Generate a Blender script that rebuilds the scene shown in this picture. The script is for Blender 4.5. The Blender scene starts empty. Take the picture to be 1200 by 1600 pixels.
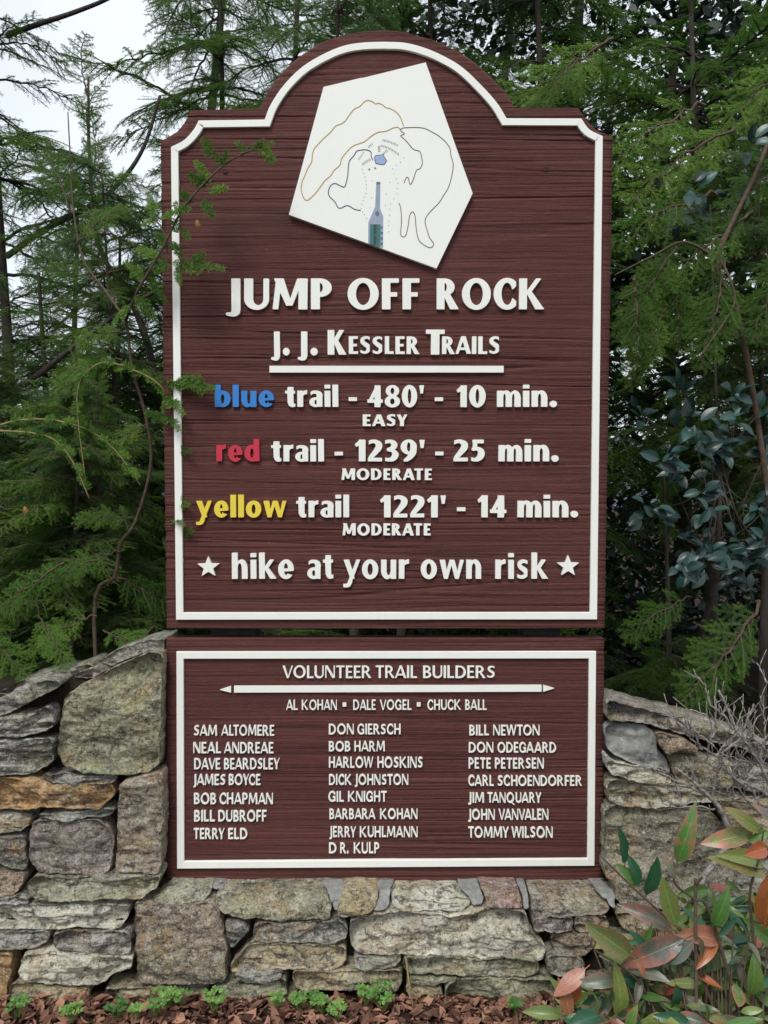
import bpy, math, random
import numpy as np
from mathutils import Vector, Matrix, noise
R = math.radians
scene = bpy.context.scene
col = scene.collection

# ------------------------------------------------------------------ camera, sky, sun, exposure
CAM = Vector((0.0, -2.14, 1.37)); TH = R(2.36); FPX = 1209.0
cam = bpy.data.cameras.new('camera'); cam_o = bpy.data.objects.new('camera', cam); col.objects.link(cam_o)
cam.sensor_fit = 'VERTICAL'; cam.sensor_height = 32.0; cam.lens = FPX/1600*32.0
cam.clip_start = 0.05; cam.clip_end = 20000
cam_o.location = CAM; cam_o.rotation_euler = (math.pi/2-TH, 0, 0)
scene.camera = cam_o

SUN_EL, SUN_AZ = R(54), R(-160)      # azimuth measured from +Y, clockwise seen from above
world = bpy.data.worlds.new('World'); scene.world = world; world.use_nodes = True
nt = world.node_tree; nt.nodes.clear()
n_out = nt.nodes.new('ShaderNodeOutputWorld'); n_bg = nt.nodes.new('ShaderNodeBackground')
n_sky = nt.nodes.new('ShaderNodeTexSky'); n_sky.sky_type = 'NISHITA'; n_sky.sun_disc = False
n_sky.sun_elevation = SUN_EL; n_sky.sun_rotation = SUN_AZ % (2*math.pi); n_sky.altitude = 900
n_tc = nt.nodes.new('ShaderNodeTexCoord'); n_no = nt.nodes.new('ShaderNodeTexNoise')
n_no.inputs['Scale'].default_value = 2.2; n_no.inputs['Detail'].default_value = 5
n_mr = nt.nodes.new('ShaderNodeMapRange'); n_mr.inputs[1].default_value = .3; n_mr.inputs[2].default_value = .7
n_mr.inputs[3].default_value = .72; n_mr.inputs[4].default_value = .98
n_mx = nt.nodes.new('ShaderNodeMix'); n_mx.data_type = 'RGBA'
n_mx.inputs[7].default_value = (4.9, 5.2, 5.5, 1)          # the closed cloud cover
nt.links.new(n_tc.outputs['Generated'], n_no.inputs['Vector']); nt.links.new(n_no.outputs['Fac'], n_mr.inputs[0])
nt.links.new(n_mr.outputs[0], n_mx.inputs[0]); nt.links.new(n_sky.outputs[0], n_mx.inputs[6])
nt.links.new(n_mx.outputs[2], n_bg.inputs[0]); n_bg.inputs[1].default_value = 0.12
nt.links.new(n_bg.outputs[0], n_out.inputs[0])

sun = bpy.data.lights.new('sun', 'SUN'); sun.energy = 1.5; sun.angle = R(22); sun.color = (1, .97, .92)
sun_o = bpy.data.objects.new('sun', sun); col.objects.link(sun_o)
sd = Vector((math.sin(SUN_AZ)*math.cos(SUN_EL), math.cos(SUN_AZ)*math.cos(SUN_EL), math.sin(SUN_EL)))
sun_o.rotation_euler = sd.to_track_quat('Z', 'Y').to_euler()
vs = scene.view_settings
vs.view_transform = 'Standard'; vs.look = 'None'; vs.gamma = 1; vs.use_curve_mapping = False; vs.exposure = 0.74
scene.render.engine = 'CYCLES'; scene.cycles.max_bounces = 6; scene.cycles.transparent_max_bounces = 4

# ------------------------------------------------------------------ helpers
def ray(px, py):
    a = (px-600)/FPX; b = (800-py)/FPX
    return Vector((a, math.cos(TH)+b*math.sin(TH), -math.sin(TH)+b*math.cos(TH)))
def U(px, py, Y=0.0):                 # measured point of the photograph on the vertical plane at depth Y
    d = ray(px, py); t = (Y-CAM.y)/d.y
    return CAM + d*t
def G(px, py, z=0.0):                 # the same on the ground
    d = ray(px, py); t = (z-CAM.z)/d.z
    return CAM + d*t
def tag(o, label=None, cat=None, group=None, kind=None):
    if label: o['label'] = label
    if cat: o['category'] = cat
    if group: o['group'] = group
    if kind: o['kind'] = kind
    return o
def empty(name, loc=(0, 0, 0)):
    o = bpy.data.objects.new(name, None); o.location = loc; o.empty_display_size = .1
    col.objects.link(o); return o
def link(name, me, parent=None, loc=None):
    o = bpy.data.objects.new(name, me); col.objects.link(o)
    if loc is not None: o.location = loc
    if parent is not None:
        o.parent = parent
        if loc is None: o.location = -Vector(parent.location)      # mesh data in world coordinates
        else: o.location = Vector(loc)-Vector(parent.location)
    return o
class MB:
    def __init__(s): s.v = []; s.f = []; s.m = []; s.uv = []
    def face(s, idx, m=0, uv=(0, 0)):
        s.f.append(idx); s.m.append(m); s.uv.append(uv)
    def quad(s, a, b, c, d, m=0, uv=(0, 0)):
        n = len(s.v); s.v += [a, b, c, d]; s.face((n, n+1, n+2, n+3), m, uv)
    def tube(s, pts, rs, sides=6, m=0, cap=True, uv=(0, 0)):
        pts = [Vector(p) for p in pts]; n0 = len(s.v); up = None
        for i, p in enumerate(pts):
            d = (pts[min(i+1, len(pts)-1)]-pts[max(i-1, 0)])
            if d.length < 1e-9: d = Vector((0, 0, 1))
            d.normalize()
            if up is None:
                up = Vector((0, 0, 1)) if abs(d.z) < .9 else Vector((1, 0, 0))
            a = d.cross(up).normalized(); up2 = a.cross(d).normalized(); up = up2
            r = rs[i] if hasattr(rs, '__len__') else rs
            for k in range(sides):
                t = 2*math.pi*k/sides
                s.v.append(tuple(p + a*(r*math.cos(t)) + up2*(r*math.sin(t))))
        for i in range(len(pts)-1):
            for k in range(sides):
                a0 = n0+i*sides+k; a1 = n0+i*sides+(k+1) % sides
                s.face((a0, a1, a1+sides, a0+sides), m, uv)
        if cap:
            s.face(tuple(n0+k for k in range(sides))[::-1], m, uv)
            e = n0+(len(pts)-1)*sides
            s.face(tuple(e+k for k in range(sides)), m, uv)
    def box(s, x0, x1, y0, y1, z0, z1, m=0):
        n = len(s.v)
        s.v += [(x, y, z) for x in (x0, x1) for y in (y0, y1) for z in (z0, z1)]
        for f in ((0, 1, 3, 2), (4, 6, 7, 5), (0, 4, 5, 1), (2, 3, 7, 6), (0, 2, 6, 4), (1, 5, 7, 3)):
            s.face(tuple(n+i for i in f), m)
    def prism(s, poly, y0, y1, m=0):      # poly: (x, z) pairs counted in any order, convex or nearly
        a = sum(poly[i][0]*poly[(i+1) % len(poly)][1]-poly[(i+1) % len(poly)][0]*poly[i][1] for i in range(len(poly)))
        if a < 0: poly = poly[::-1]
        n = len(s.v); k = len(poly)
        s.v += [(x, y0, z) for x, z in poly] + [(x, y1, z) for x, z in poly]
        s.face(tuple(range(n, n+k)), m); s.face(tuple(range(n+2*k-1, n+k-1, -1)), m)
        for i in range(k):
            j = (i+1) % k
            s.face((n+j, n+i, n+k+i, n+k+j), m)
    def mesh(s, name, mats, smooth=False):
        me = bpy.data.meshes.new(name); me.from_pydata([tuple(v) for v in s.v], [], s.f)
        for m in (mats if isinstance(mats, (list, tuple)) else [mats]): me.materials.append(m)
        me.polygons.foreach_set('material_index', s.m)
        if any(u != (0, 0) for u in s.uv[:5000:7]):
            lay = me.uv_layers.new(name='tone'); arr = []
            for f, u in zip(s.f, s.uv):
                if len(u) == len(f) and hasattr(u[0], '__len__'):
                    for q in u: arr += q
                else: arr += list(u)*len(f)
            lay.data.foreach_set('uv', arr)
        if smooth: me.polygons.foreach_set('use_smooth', [True]*len(s.f))
        me.update(); return me
def catmull(pts, n=6):
    pts = [Vector(p) for p in pts]; out = []
    P = [pts[0]*2-pts[1]] + pts + [pts[-1]*2-pts[-2]]
    for i in range(1, len(P)-2):
        for k in range(n):
            t = k/n; a, b, c, d = P[i-1], P[i], P[i+1], P[i+2]
            out.append(.5*((2*b)+(c-a)*t+(2*a-5*b+4*c-d)*t*t+(3*b-a-3*c+d)*t**3))
    out.append(pts[-1]); return out

# ------------------------------------------------------------------ materials
def mat(name):
    m = bpy.data.materials.new(name); m.use_nodes = True
    return m, m.node_tree, m.node_tree.nodes['Principled BSDF']
def N(t, kind, **kw):
    n = t.nodes.new(kind)
    for k, v in kw.items():
        if isinstance(v, tuple) and k.startswith('i_'): n.inputs[k[2:].replace('_', ' ')].default_value = v
        elif k.startswith('i_'): n.inputs[k[2:].replace('_', ' ')].default_value = v
        else: setattr(n, k, v)
    return n
def mixrgb(t, fac, a, b, mode='MIX'):
    n = t.nodes.new('ShaderNodeMix'); n.data_type = 'RGBA'; n.blend_type = mode
    for s, v in ((0, fac), (6, a), (7, b)):
        if isinstance(v, bpy.types.NodeSocket): t.links.new(v, n.inputs[s])
        elif isinstance(v, (int, float)) and s == 0: n.inputs[0].default_value = v
        else: n.inputs[s].default_value = (*v[:3], 1)
    return n.outputs[2]
def ramp(t, src, a, b, lo=0., hi=1.):
    n = t.nodes.new('ShaderNodeMapRange'); n.inputs[1].default_value = a; n.inputs[2].default_value = b
    n.inputs[3].default_value = lo; n.inputs[4].default_value = hi; t.links.new(src, n.inputs[0]); return n.outputs[0]
def noisen(t, vec, scale, detail=4, rough=.6, dist=0):
    n = t.nodes.new('ShaderNodeTexNoise'); n.inputs['Scale'].default_value = scale; n.inputs['Detail'].default_value = detail
    n.inputs['Roughness'].default_value = rough; n.inputs['Distortion'].default_value = dist
    if vec is not None: t.links.new(vec, n.inputs['Vector'])
    return n.outputs['Fac']
def mapping(t, vec, sc):
    n = t.nodes.new('ShaderNodeMapping'); n.inputs['Scale'].default_value = sc; t.links.new(vec, n.inputs['Vector']); return n.outputs[0]
def bump(t, h, strength, dist, bs, prev=None):
    n = t.nodes.new('ShaderNodeBump'); n.inputs['Strength'].default_value = strength; n.inputs['Distance'].default_value = dist
    t.links.new(h, n.inputs['Height'])
    if prev is not None: t.links.new(prev, n.inputs['Normal'])
    if bs is not None: t.links.new(n.outputs[0], bs.inputs['Normal'])
    return n.outputs[0]
def objcoord(t):
    return t.nodes.new('ShaderNodeTexCoord').outputs['Object']

def make_paint(name, rgb, rough=.45, dirt=.12):
    m, t, b = mat(name); c = objcoord(t)
    geo = t.nodes.new('ShaderNodeNewGeometry').outputs['Position']
    f = noisen(t, geo, 9, 6, .65); d = ramp(t, f, .45, .8, 0, dirt)
    f2 = noisen(t, mapping(t, geo, (30, 30, 4)), 3, 4)
    c1 = mixrgb(t, d, rgb, tuple(x*.55 for x in rgb))
    c2 = mixrgb(t, ramp(t, f2, .55, .75, 0, dirt*.8), c1, (rgb[0]*.7, rgb[1]*.68, rgb[2]*.58))
    t.links.new(c2, b.inputs['Base Color']); b.inputs['Roughness'].default_value = rough
    bump(t, noisen(t, geo, 500, 2), .12, .001, b)
    return m
M_white = make_paint('cream_paint', (.84, .84, .775))
M_blue = make_paint('blue_paint', (.025, .20, .56)); M_red = make_paint('red_paint', (.52, .022, .05))
M_yellow = make_paint('yellow_paint', (.78, .60, .06))
M_panel = make_paint('map_panel_paint', (.85, .86, .80), .35, .05)
M_lineY = make_paint('ochre_line', (.42, .28, .02)); M_lineB = make_paint('slate_line', (.03, .055, .09))
M_lineR = make_paint('maroon_line', (.12, .018, .015)); M_pond = make_paint('pond_blue', (.30, .40, .62))
M_ink = make_paint('ink', (.02, .025, .03)); M_pgrey = make_paint('print_grey_blue', (.30, .36, .46), .5, .6)
M_pteal = make_paint('print_teal', (.03, .16, .15), .5, .5); M_pdark = make_paint('print_dark', (.015, .05, .045), .5, .3)
M_pdgrey = make_paint('print_dark_grey', (.12, .15, .2), .5, .5)

m, t, b = mat('sandblasted_cedar'); M_wood = m
geo = t.nodes.new('ShaderNodeNewGeometry').outputs['Position']
streak = noisen(t, mapping(t, geo, (1.2, 6, 70)), 1.6, 7, .72, .25)
fine = noisen(t, mapping(t, geo, (14, 30, 160)), 3, 4, .7)
big = noisen(t, mapping(t, geo, (1.3, 2, 5)), 1.5, 3)
c1 = mixrgb(t, ramp(t, streak, .33, .66), (.044, .0138, .0118), (.138, .048, .040))
c2 = mixrgb(t, ramp(t, fine, .45, .75, 0, .4), c1, (.20, .085, .070))
c3 = mixrgb(t, ramp(t, big, .35, .7, 0, .35), c2, (.075, .030, .028))
weath = noisen(t, mapping(t, geo, (.6, 1, .9)), 2.5, 4)
sz = t.nodes.new('ShaderNodeSeparateXYZ'); t.links.new(geo, sz.inputs[0])
wz = t.nodes.new('ShaderNodeMath'); wz.operation = 'MULTIPLY'; t.links.new(ramp(t, sz.outputs[2], .9, 2.6, .15, 1), wz.inputs[0]); t.links.new(ramp(t, weath, .42, .70, 0, .38), wz.inputs[1])
c4 = mixrgb(t, wz.outputs[0], c3, (.20, .092, .080))     # sun bleached towards the top
drip = noisen(t, mapping(t, geo, (28, 1, 1.6)), 1.5, 4, .6)
c4 = mixrgb(t, ramp(t, drip, .58, .74, 0, .22), c4, (.05, .025, .022))
speck = noisen(t, geo, 260, 1, .4)
c5 = mixrgb(t, ramp(t, speck, .74, .80, 0, .6), c4, (.32, .22, .20))
t.links.new(c5, b.inputs['Base Color']); b.inputs['Roughness'].default_value = .75; b.inputs['Specular IOR Level'].default_value = .2
nb = bump(t, noisen(t, mapping(t, geo, (22, 60, 260)), 2.5, 5, .75), .8, .0028, None)
bump(t, noisen(t, geo, 330, 4, .7), .7, .002, b, nb)

m, t, b = mat('field_stone'); M_stone = m
oi = t.nodes.new('ShaderNodeObjectInfo'); oc = objcoord(t)
ad = t.nodes.new('ShaderNodeVectorMath'); ad.operation = 'ADD'; t.links.new(oc, ad.inputs[0])
cb = t.nodes.new('ShaderNodeMath'); cb.operation = 'MULTIPLY'; cb.inputs[1].default_value = 37
t.links.new(oi.outputs['Random'], cb.inputs[0]); t.links.new(cb.outputs[0], ad.inputs[1]); v = ad.outputs[0]
tint = oi.outputs['Color']
f1 = noisen(t, v, 11, 8, .68, .6); f2 = noisen(t, v, 34, 6, .7, .4)
band = noisen(t, mapping(t, v, (5, 9, 60)), 1.4, 6, .65, .9)
c = mixrgb(t, ramp(t, f1, .3, .7), mixrgb(t, 1, tint, (.60, .57, .55), 'MULTIPLY'), mixrgb(t, 1, tint, (2.45, 2.36, 2.20), 'MULTIPLY'))
bf = t.nodes.new('ShaderNodeMath'); bf.operation = 'MULTIPLY'
t.links.new(ramp(t, band, .46, .6), bf.inputs[0]); t.links.new(oi.outputs['Alpha'], bf.inputs[1])
c = mixrgb(t, bf.outputs[0], c, (.60, .59, .54))
bf2 = t.nodes.new('ShaderNodeMath'); bf2.operation = 'MULTIPLY'
t.links.new(ramp(t, band, .46, .36), bf2.inputs[0]); t.links.new(oi.outputs['Alpha'], bf2.inputs[1])
c = mixrgb(t, bf2.outputs[0], c, (.07, .068, .07))
rust = noisen(t, v, 7, 5, .6, .8)
c = mixrgb(t, ramp(t, rust, .54, .68, 0, .62), c, (.36, .21, .085))
lich = noisen(t, mapping(t, v, (6, 6, 6)), 1.3, 7, .75)
c = mixrgb(t, ramp(t, lich, .50, .64, 0, .5), c, (.28, .29, .14))
pale = noisen(t, v, 23, 7, .75)
pale = noisen(t, v, 30, 8, .82)
c = mixrgb(t, ramp(t, pale, .55, .62, 0, .5), c, (.66, .66, .58))
c = mixrgb(t, ramp(t, f2, .41, .46, .75, 0), c, (.06, .048, .036))
g1 = noisen(t, v, 95, 4, .8); g2 = noisen(t, v, 260, 3, .75)
c = mixrgb(t, ramp(t, g1, .55, .64, 0, .5), c, (.66, .64, .57))
c = mixrgb(t, ramp(t, g1, .46, .37, 0, .65), c, (.05, .043, .034))
c = mixrgb(t, ramp(t, g2, .55, .68, 0, .5), c, (.72, .70, .65))
c = mixrgb(t, ramp(t, g2, .44, .34, 0, .6), c, (.03, .027, .022))
t.links.new(c, b.inputs['Base Color']); b.inputs['Roughness'].default_value = .9; b.inputs['Specular IOR Level'].default_value = .2
vo = t.nodes.new('ShaderNodeTexVoronoi'); vo.inputs['Scale'].default_value = 34; vo.inputs['Randomness'].default_value = 1
dv = t.nodes.new('ShaderNodeVectorMath'); dv.operation = 'MULTIPLY_ADD'
nc = t.nodes.new('ShaderNodeTexNoise'); nc.inputs['Scale'].default_value = 22; nc.inputs['Detail'].default_value = 4; t.links.new(v, nc.inputs['Vector'])
t.links.new(nc.outputs['Color'], dv.inputs[0]); dv.inputs[1].default_value = (.06, .06, .06); t.links.new(v, dv.inputs[2])
mpv = mapping(t, dv.outputs[0], (1, 1, 2.2)); t.links.new(mpv, vo.inputs['Vector'])
nb = bump(t, vo.outputs['Distance'], .8, .010, None)
nb = bump(t, noisen(t, v, 55, 9, .8, .4), 1, .009, None, nb)
nb = bump(t, noisen(t, mapping(t, v, (12, 12, 130)), 1.2, 5, .6, .6), .7, .006, None, nb)
bump(t, noisen(t, v, 260, 3, .65), .6, .0022, b, nb)

def simple(name, ca, cb_, scale=20, rough=.9, bs=.6, bd=.004, spec=.3, stretch=(1, 1, 1)):
    m, t, b = mat(name); c = mapping(t, t.nodes.new('ShaderNodeNewGeometry').outputs['Position'], stretch)
    f = noisen(t, c, scale, 7, .68, .3)
    t.links.new(mixrgb(t, ramp(t, f, .3, .7), ca, cb_), b.inputs['Base Color']); b.inputs['Roughness'].default_value = rough
    b.inputs['Specular IOR Level'].default_value = spec
    bump(t, noisen(t, c, scale*5, 5, .65), bs, bd, b); return m
M_mortar = simple('mortar', (.16, .16, .15), (.36, .355, .335), 55, .95, .8, .005)
M_core = simple('rubble_soil', (.018, .014, .011), (.055, .044, .034), 30, 1, 1, .01, .1)
M_bark = simple('bark', (.022, .018, .015), (.085, .070, .058), 26, .95, 1, .006, .2, (1, 1, .25))
M_twig = simple('twig_bark', (.05, .035, .025), (.13, .09, .06), 60, .85, .6, .002)
M_twigpale = simple('pale_twig', (.17, .12, .06), (.30, .22, .11), 60, .8, .5, .002)
M_grey = simple('weathered_twig', (.075, .06, .055), (.42, .385, .36), 70, .9, .8, .002)
M_post = simple('post_paint', (.012, .011, .012), (.03, .026, .026), 30, .6, .3, .002)
M_cone = simple('cone', (.16, .07, .02), (.38, .20, .07), 220, .7, .6, .002)
M_pebble = simple('pebble', (.16, .155, .15), (.42, .40, .37), 90, .85, .5, .002)
M_soil = simple('soil', (.016, .010, .007), (.060, .034, .022), 12, 1, .9, .012, .1)

def leafmat(name, ca, cb_, rough, trans, spec=.5, obj_tint=False, veins=False, redden=0.0, under=0.0):
    m, t, b = mat(name)
    uvn = t.nodes.new('ShaderNodeUVMap'); uvn.uv_map = 'tone'
    sp = t.nodes.new('ShaderNodeSeparateXYZ'); t.links.new(uvn.outputs[0], sp.inputs[0])
    oi = t.nodes.new('ShaderNodeObjectInfo')
    if not veins:
        c = mixrgb(t, sp.outputs[0], ca, cb_)
        vv = t.nodes.new('ShaderNodeMapRange'); t.links.new(oi.outputs['Random'], vv.inputs[0])
        vv.inputs[3].default_value = .62; vv.inputs[4].default_value = 1.3
        hs = t.nodes.new('ShaderNodeHueSaturation'); t.links.new(c, hs.inputs['Color']); t.links.new(vv.outputs[0], hs.inputs['Value'])
        hr = t.nodes.new('ShaderNodeMapRange'); t.links.new(oi.outputs['Random'], hr.inputs[0]); hr.inputs[3].default_value = .515; hr.inputs[4].default_value = .485
        t.links.new(hr.outputs[0], hs.inputs['Hue']); c = hs.outputs[0]
        c = mixrgb(t, sp.outputs[1], c, (.24, .31, .06))
        if under:      # waxy pale underside of the needles
            bk = t.nodes.new('ShaderNodeMath'); bk.operation = 'MULTIPLY'; bk.inputs[1].default_value = under
            t.links.new(t.nodes.new('ShaderNodeNewGeometry').outputs['Backfacing'], bk.inputs[0]); c = mixrgb(t, bk.outputs[0], c, (.15, .29, .14))
    else:
        c = oi.outputs['Color']
        ca_ = mixrgb(t, 1, c, (.6, .62, .6), 'MULTIPLY')
        tco = objcoord(t); av = t.nodes.new('ShaderNodeVectorMath'); av.operation = 'ADD'
        mm = t.nodes.new('ShaderNodeMath'); mm.operation = 'MULTIPLY'; mm.inputs[1].default_value = 11
        t.links.new(oi.outputs['Random'], mm.inputs[0]); t.links.new(mm.outputs[0], av.inputs[1]); t.links.new(tco, av.inputs[0])
        c = mixrgb(t, ramp(t, noisen(t, av.outputs[0], 30, 5, .7), .35, .65), ca_, c)
        if redden:   # dying margins and blotches, more on some leaves than on others
            fr = t.nodes.new('ShaderNodeMath'); fr.operation = 'MULTIPLY'
            axm = t.nodes.new('ShaderNodeMath'); axm.operation = 'ABSOLUTE'; t.links.new(sp.outputs[0], axm.inputs[0])
            p3_ = t.nodes.new('ShaderNodeMath'); p3_.operation = 'MULTIPLY_ADD'; p3_.inputs[1].default_value = .22; t.links.new(axm.outputs[0], p3_.inputs[0])
            p4_ = t.nodes.new('ShaderNodeMath'); p4_.operation = 'MULTIPLY_ADD'; p4_.inputs[1].default_value = .12; t.links.new(sp.outputs[1], p4_.inputs[0]); t.links.new(noisen(t, av.outputs[0], 6, 3, .55), p4_.inputs[2])
            t.links.new(p4_.outputs[0], p3_.inputs[2]); t.links.new(ramp(t, p3_.outputs[0], .60, .80), fr.inputs[0]); t.links.new(oi.outputs['Alpha'], fr.inputs[1])
            c = mixrgb(t, fr.outputs[0], c, (.40, .13, .085))
            c = mixrgb(t, ramp(t, noisen(t, av.outputs[0], 120, 2, .5), .66, .72, 0, .6), c, (.10, .05, .03))
        ax = t.nodes.new('ShaderNodeMath'); ax.operation = 'ABSOLUTE'; t.links.new(sp.outputs[0], ax.inputs[0])
        mid = ramp(t, ax.outputs[0], .09, .03)
        wv = t.nodes.new('ShaderNodeMath'); wv.operation = 'MULTIPLY_ADD'; wv.inputs[1].default_value = -4.5
        t.links.new(ax.outputs[0], wv.inputs[0])
        yv = t.nodes.new('ShaderNodeMath'); yv.operation = 'MULTIPLY'; yv.inputs[1].default_value = 13
        t.links.new(sp.outputs[1], yv.inputs[0]); t.links.new(yv.outputs[0], wv.inputs[2])
        fr2 = t.nodes.new('ShaderNodeMath'); fr2.operation = 'PINGPONG'; fr2.inputs[1].default_value = .5; t.links.new(wv.outputs[0], fr2.inputs[0])
        side = ramp(t, fr2.outputs[0], .07, .0, 0, .35)
        mx = t.nodes.new('ShaderNodeMath'); mx.operation = 'MAXIMUM'; t.links.new(mid, mx.inputs[0]); t.links.new(side, mx.inputs[1])
        mh = t.nodes.new('ShaderNodeMath'); mh.operation = 'MULTIPLY'; mh.inputs[1].default_value = .6; t.links.new(mx.outputs[0], mh.inputs[0])
        lt = mixrgb(t, 1, c, (1.8, 1.9, 1.2), 'MULTIPLY')
        c = mixrgb(t, mh.outputs[0], c, lt)
        iv = t.nodes.new('ShaderNodeMath'); iv.operation = 'SUBTRACT'; iv.inputs[0].default_value = 1; t.links.new(mx.outputs[0], iv.inputs[1])
        bump(t, iv.outputs[0], .4, .0012, b)
    t.links.new(c, b.inputs['Base Color']); b.inputs['Roughness'].default_value = rough
    b.inputs['Specular IOR Level'].default_value = spec
    if trans:
        tr = t.nodes.new('ShaderNodeBsdfTranslucent'); t.links.new(c, tr.inputs[0])
        ms = t.nodes.new('ShaderNodeMixShader'); ms.inputs[0].default_value = trans
        o = t.nodes['Material Output']; t.links.new(b.outputs[0], ms.inputs[1]); t.links.new(tr.outputs[0], ms.inputs[2]); t.links.new(ms.outputs[0], o.inputs[0])
    return m
M_needle = leafmat('hemlock_needle', (.022, .090, .008), (.125, .255, .030), .7, .45, .05, under=.15)
M_needle_near = leafmat('hemlock_needle_near', (.030, .120, .010), (.17, .30, .060), .65, .45, .08, under=.4)
M_leaf = leafmat('glossy_leaf', None, None, .32, .2, .6, veins=True, redden=1)
M_litter = leafmat('dead_leaf', (.045, .018, .012), (.42, .21, .14), .75, .0, .3)
M_clover = leafmat('clover_leaf', (.06, .17, .03), (.18, .33, .08), .5, .3)

# ------------------------------------------------------------------ ground, far land
def gz(x, y):
    z = 0.0
    if y > 2.5:
        z = -.10*(y-2.5) if y < 60 else -5.75
        z += .25*noise.noise(Vector((x*.25, y*.25, 0)))*min(1, (y-2.5)/3)
        if y > 60: z = -5.75-min(90, (y-60)*.5)
    z += .012*noise.noise(Vector((x*5, y*5, 3)))
    return z
xs = [-6000, -2500, -1000, -400, -150, -60, -25, -12] + [i*.4 for i in range(-20, 21)] + [12, 25, 60, 150, 400, 1000, 2500, 6000]
ys = [-1500, -300, -60, -20, -8] + [-4+i*.3 for i in range(0, 40)] + [9, 11, 14, 18, 24, 35, 50, 75, 110, 180, 300, 700, 2000, 6000, 9000]
g = MB(); g.v = [(x, y, gz(x, y)) for y in ys for x in xs]; w_ = len(xs)
for j in range(len(ys)-1):
    for i in range(w_-1): g.face((j*w_+i, j*w_+i+1, (j+1)*w_+i+1, (j+1)*w_+i))
tag(link('ground', g.mesh('ground', M_soil, True)), kind='structure')
M_hill = simple('hazed_woodland', (.075, .085, .10), (.14, .15, .17), .004, 1, .2, 1, 0)  # bare woods, with distance haze put into the colour as blue-grey
h = MB(); hx = [-7000+i*200 for i in range(71)]
for j, yy in enumerate((2600, 3200, 3900, 4600)):
    for x in hx:
        hgt = (-100, 120, 240, 60)[j] + (90*noise.noise(Vector((x*.0011, yy*.001, 5)))+30*noise.noise(Vector((x*.004, yy, 2))) if j else 0)
        h.v.append((x, yy, hgt))
for j in range(3):
    for i in range(70): h.face((j*71+i, j*71+i+1, (j+1)*71+i+1, (j+1)*71+i))
tag(link('hills', h.mesh('hills', M_hill, True)), kind='structure')
#PART2
# ------------------------------------------------------------------ dry stone wall
def YA(py): return float(np.interp(py, [1000, 1335, 1430, 1600], [-.040, -.047, -.115, -.165]))     # piers beside the sign
def YL(py): return float(np.interp(py, [1372, 1395, 1425, 1600], [-.0, -.075, -.115, -.165]))        # ledge below the sign
def YT(py): return float(np.interp(py, [1000, 1100, 1180, 1600], [.02, -.02, -.045, -.1]))
wall = tag(empty('stone_wall', (0, .1, 0)), 'low dry stacked wall of rough grey and brown field stones under and either side of the brown sign', 'wall')
def fbm(p, o=4):
    s = 0; a = 1
    for _ in range(o): s += a*noise.noise(p); p = p*2.03+Vector((3.1, 1.7, 9.2)); a *= .5
    return s
def resample(P, n):
    L = [0]
    for i in range(len(P)): L.append(L[-1]+(P[(i+1) % len(P)]-P[i]).length)
    out = []
    for k in range(n):
        d = L[-1]*k/n; i = max(j for j in range(len(P)) if L[j] <= d+1e-9)
        t = (d-L[i])/max(1e-9, L[i+1]-L[i]); out.append(P[i].lerp(P[(i+1) % len(P)], t))
    return out
stone_n = [0]
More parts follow.
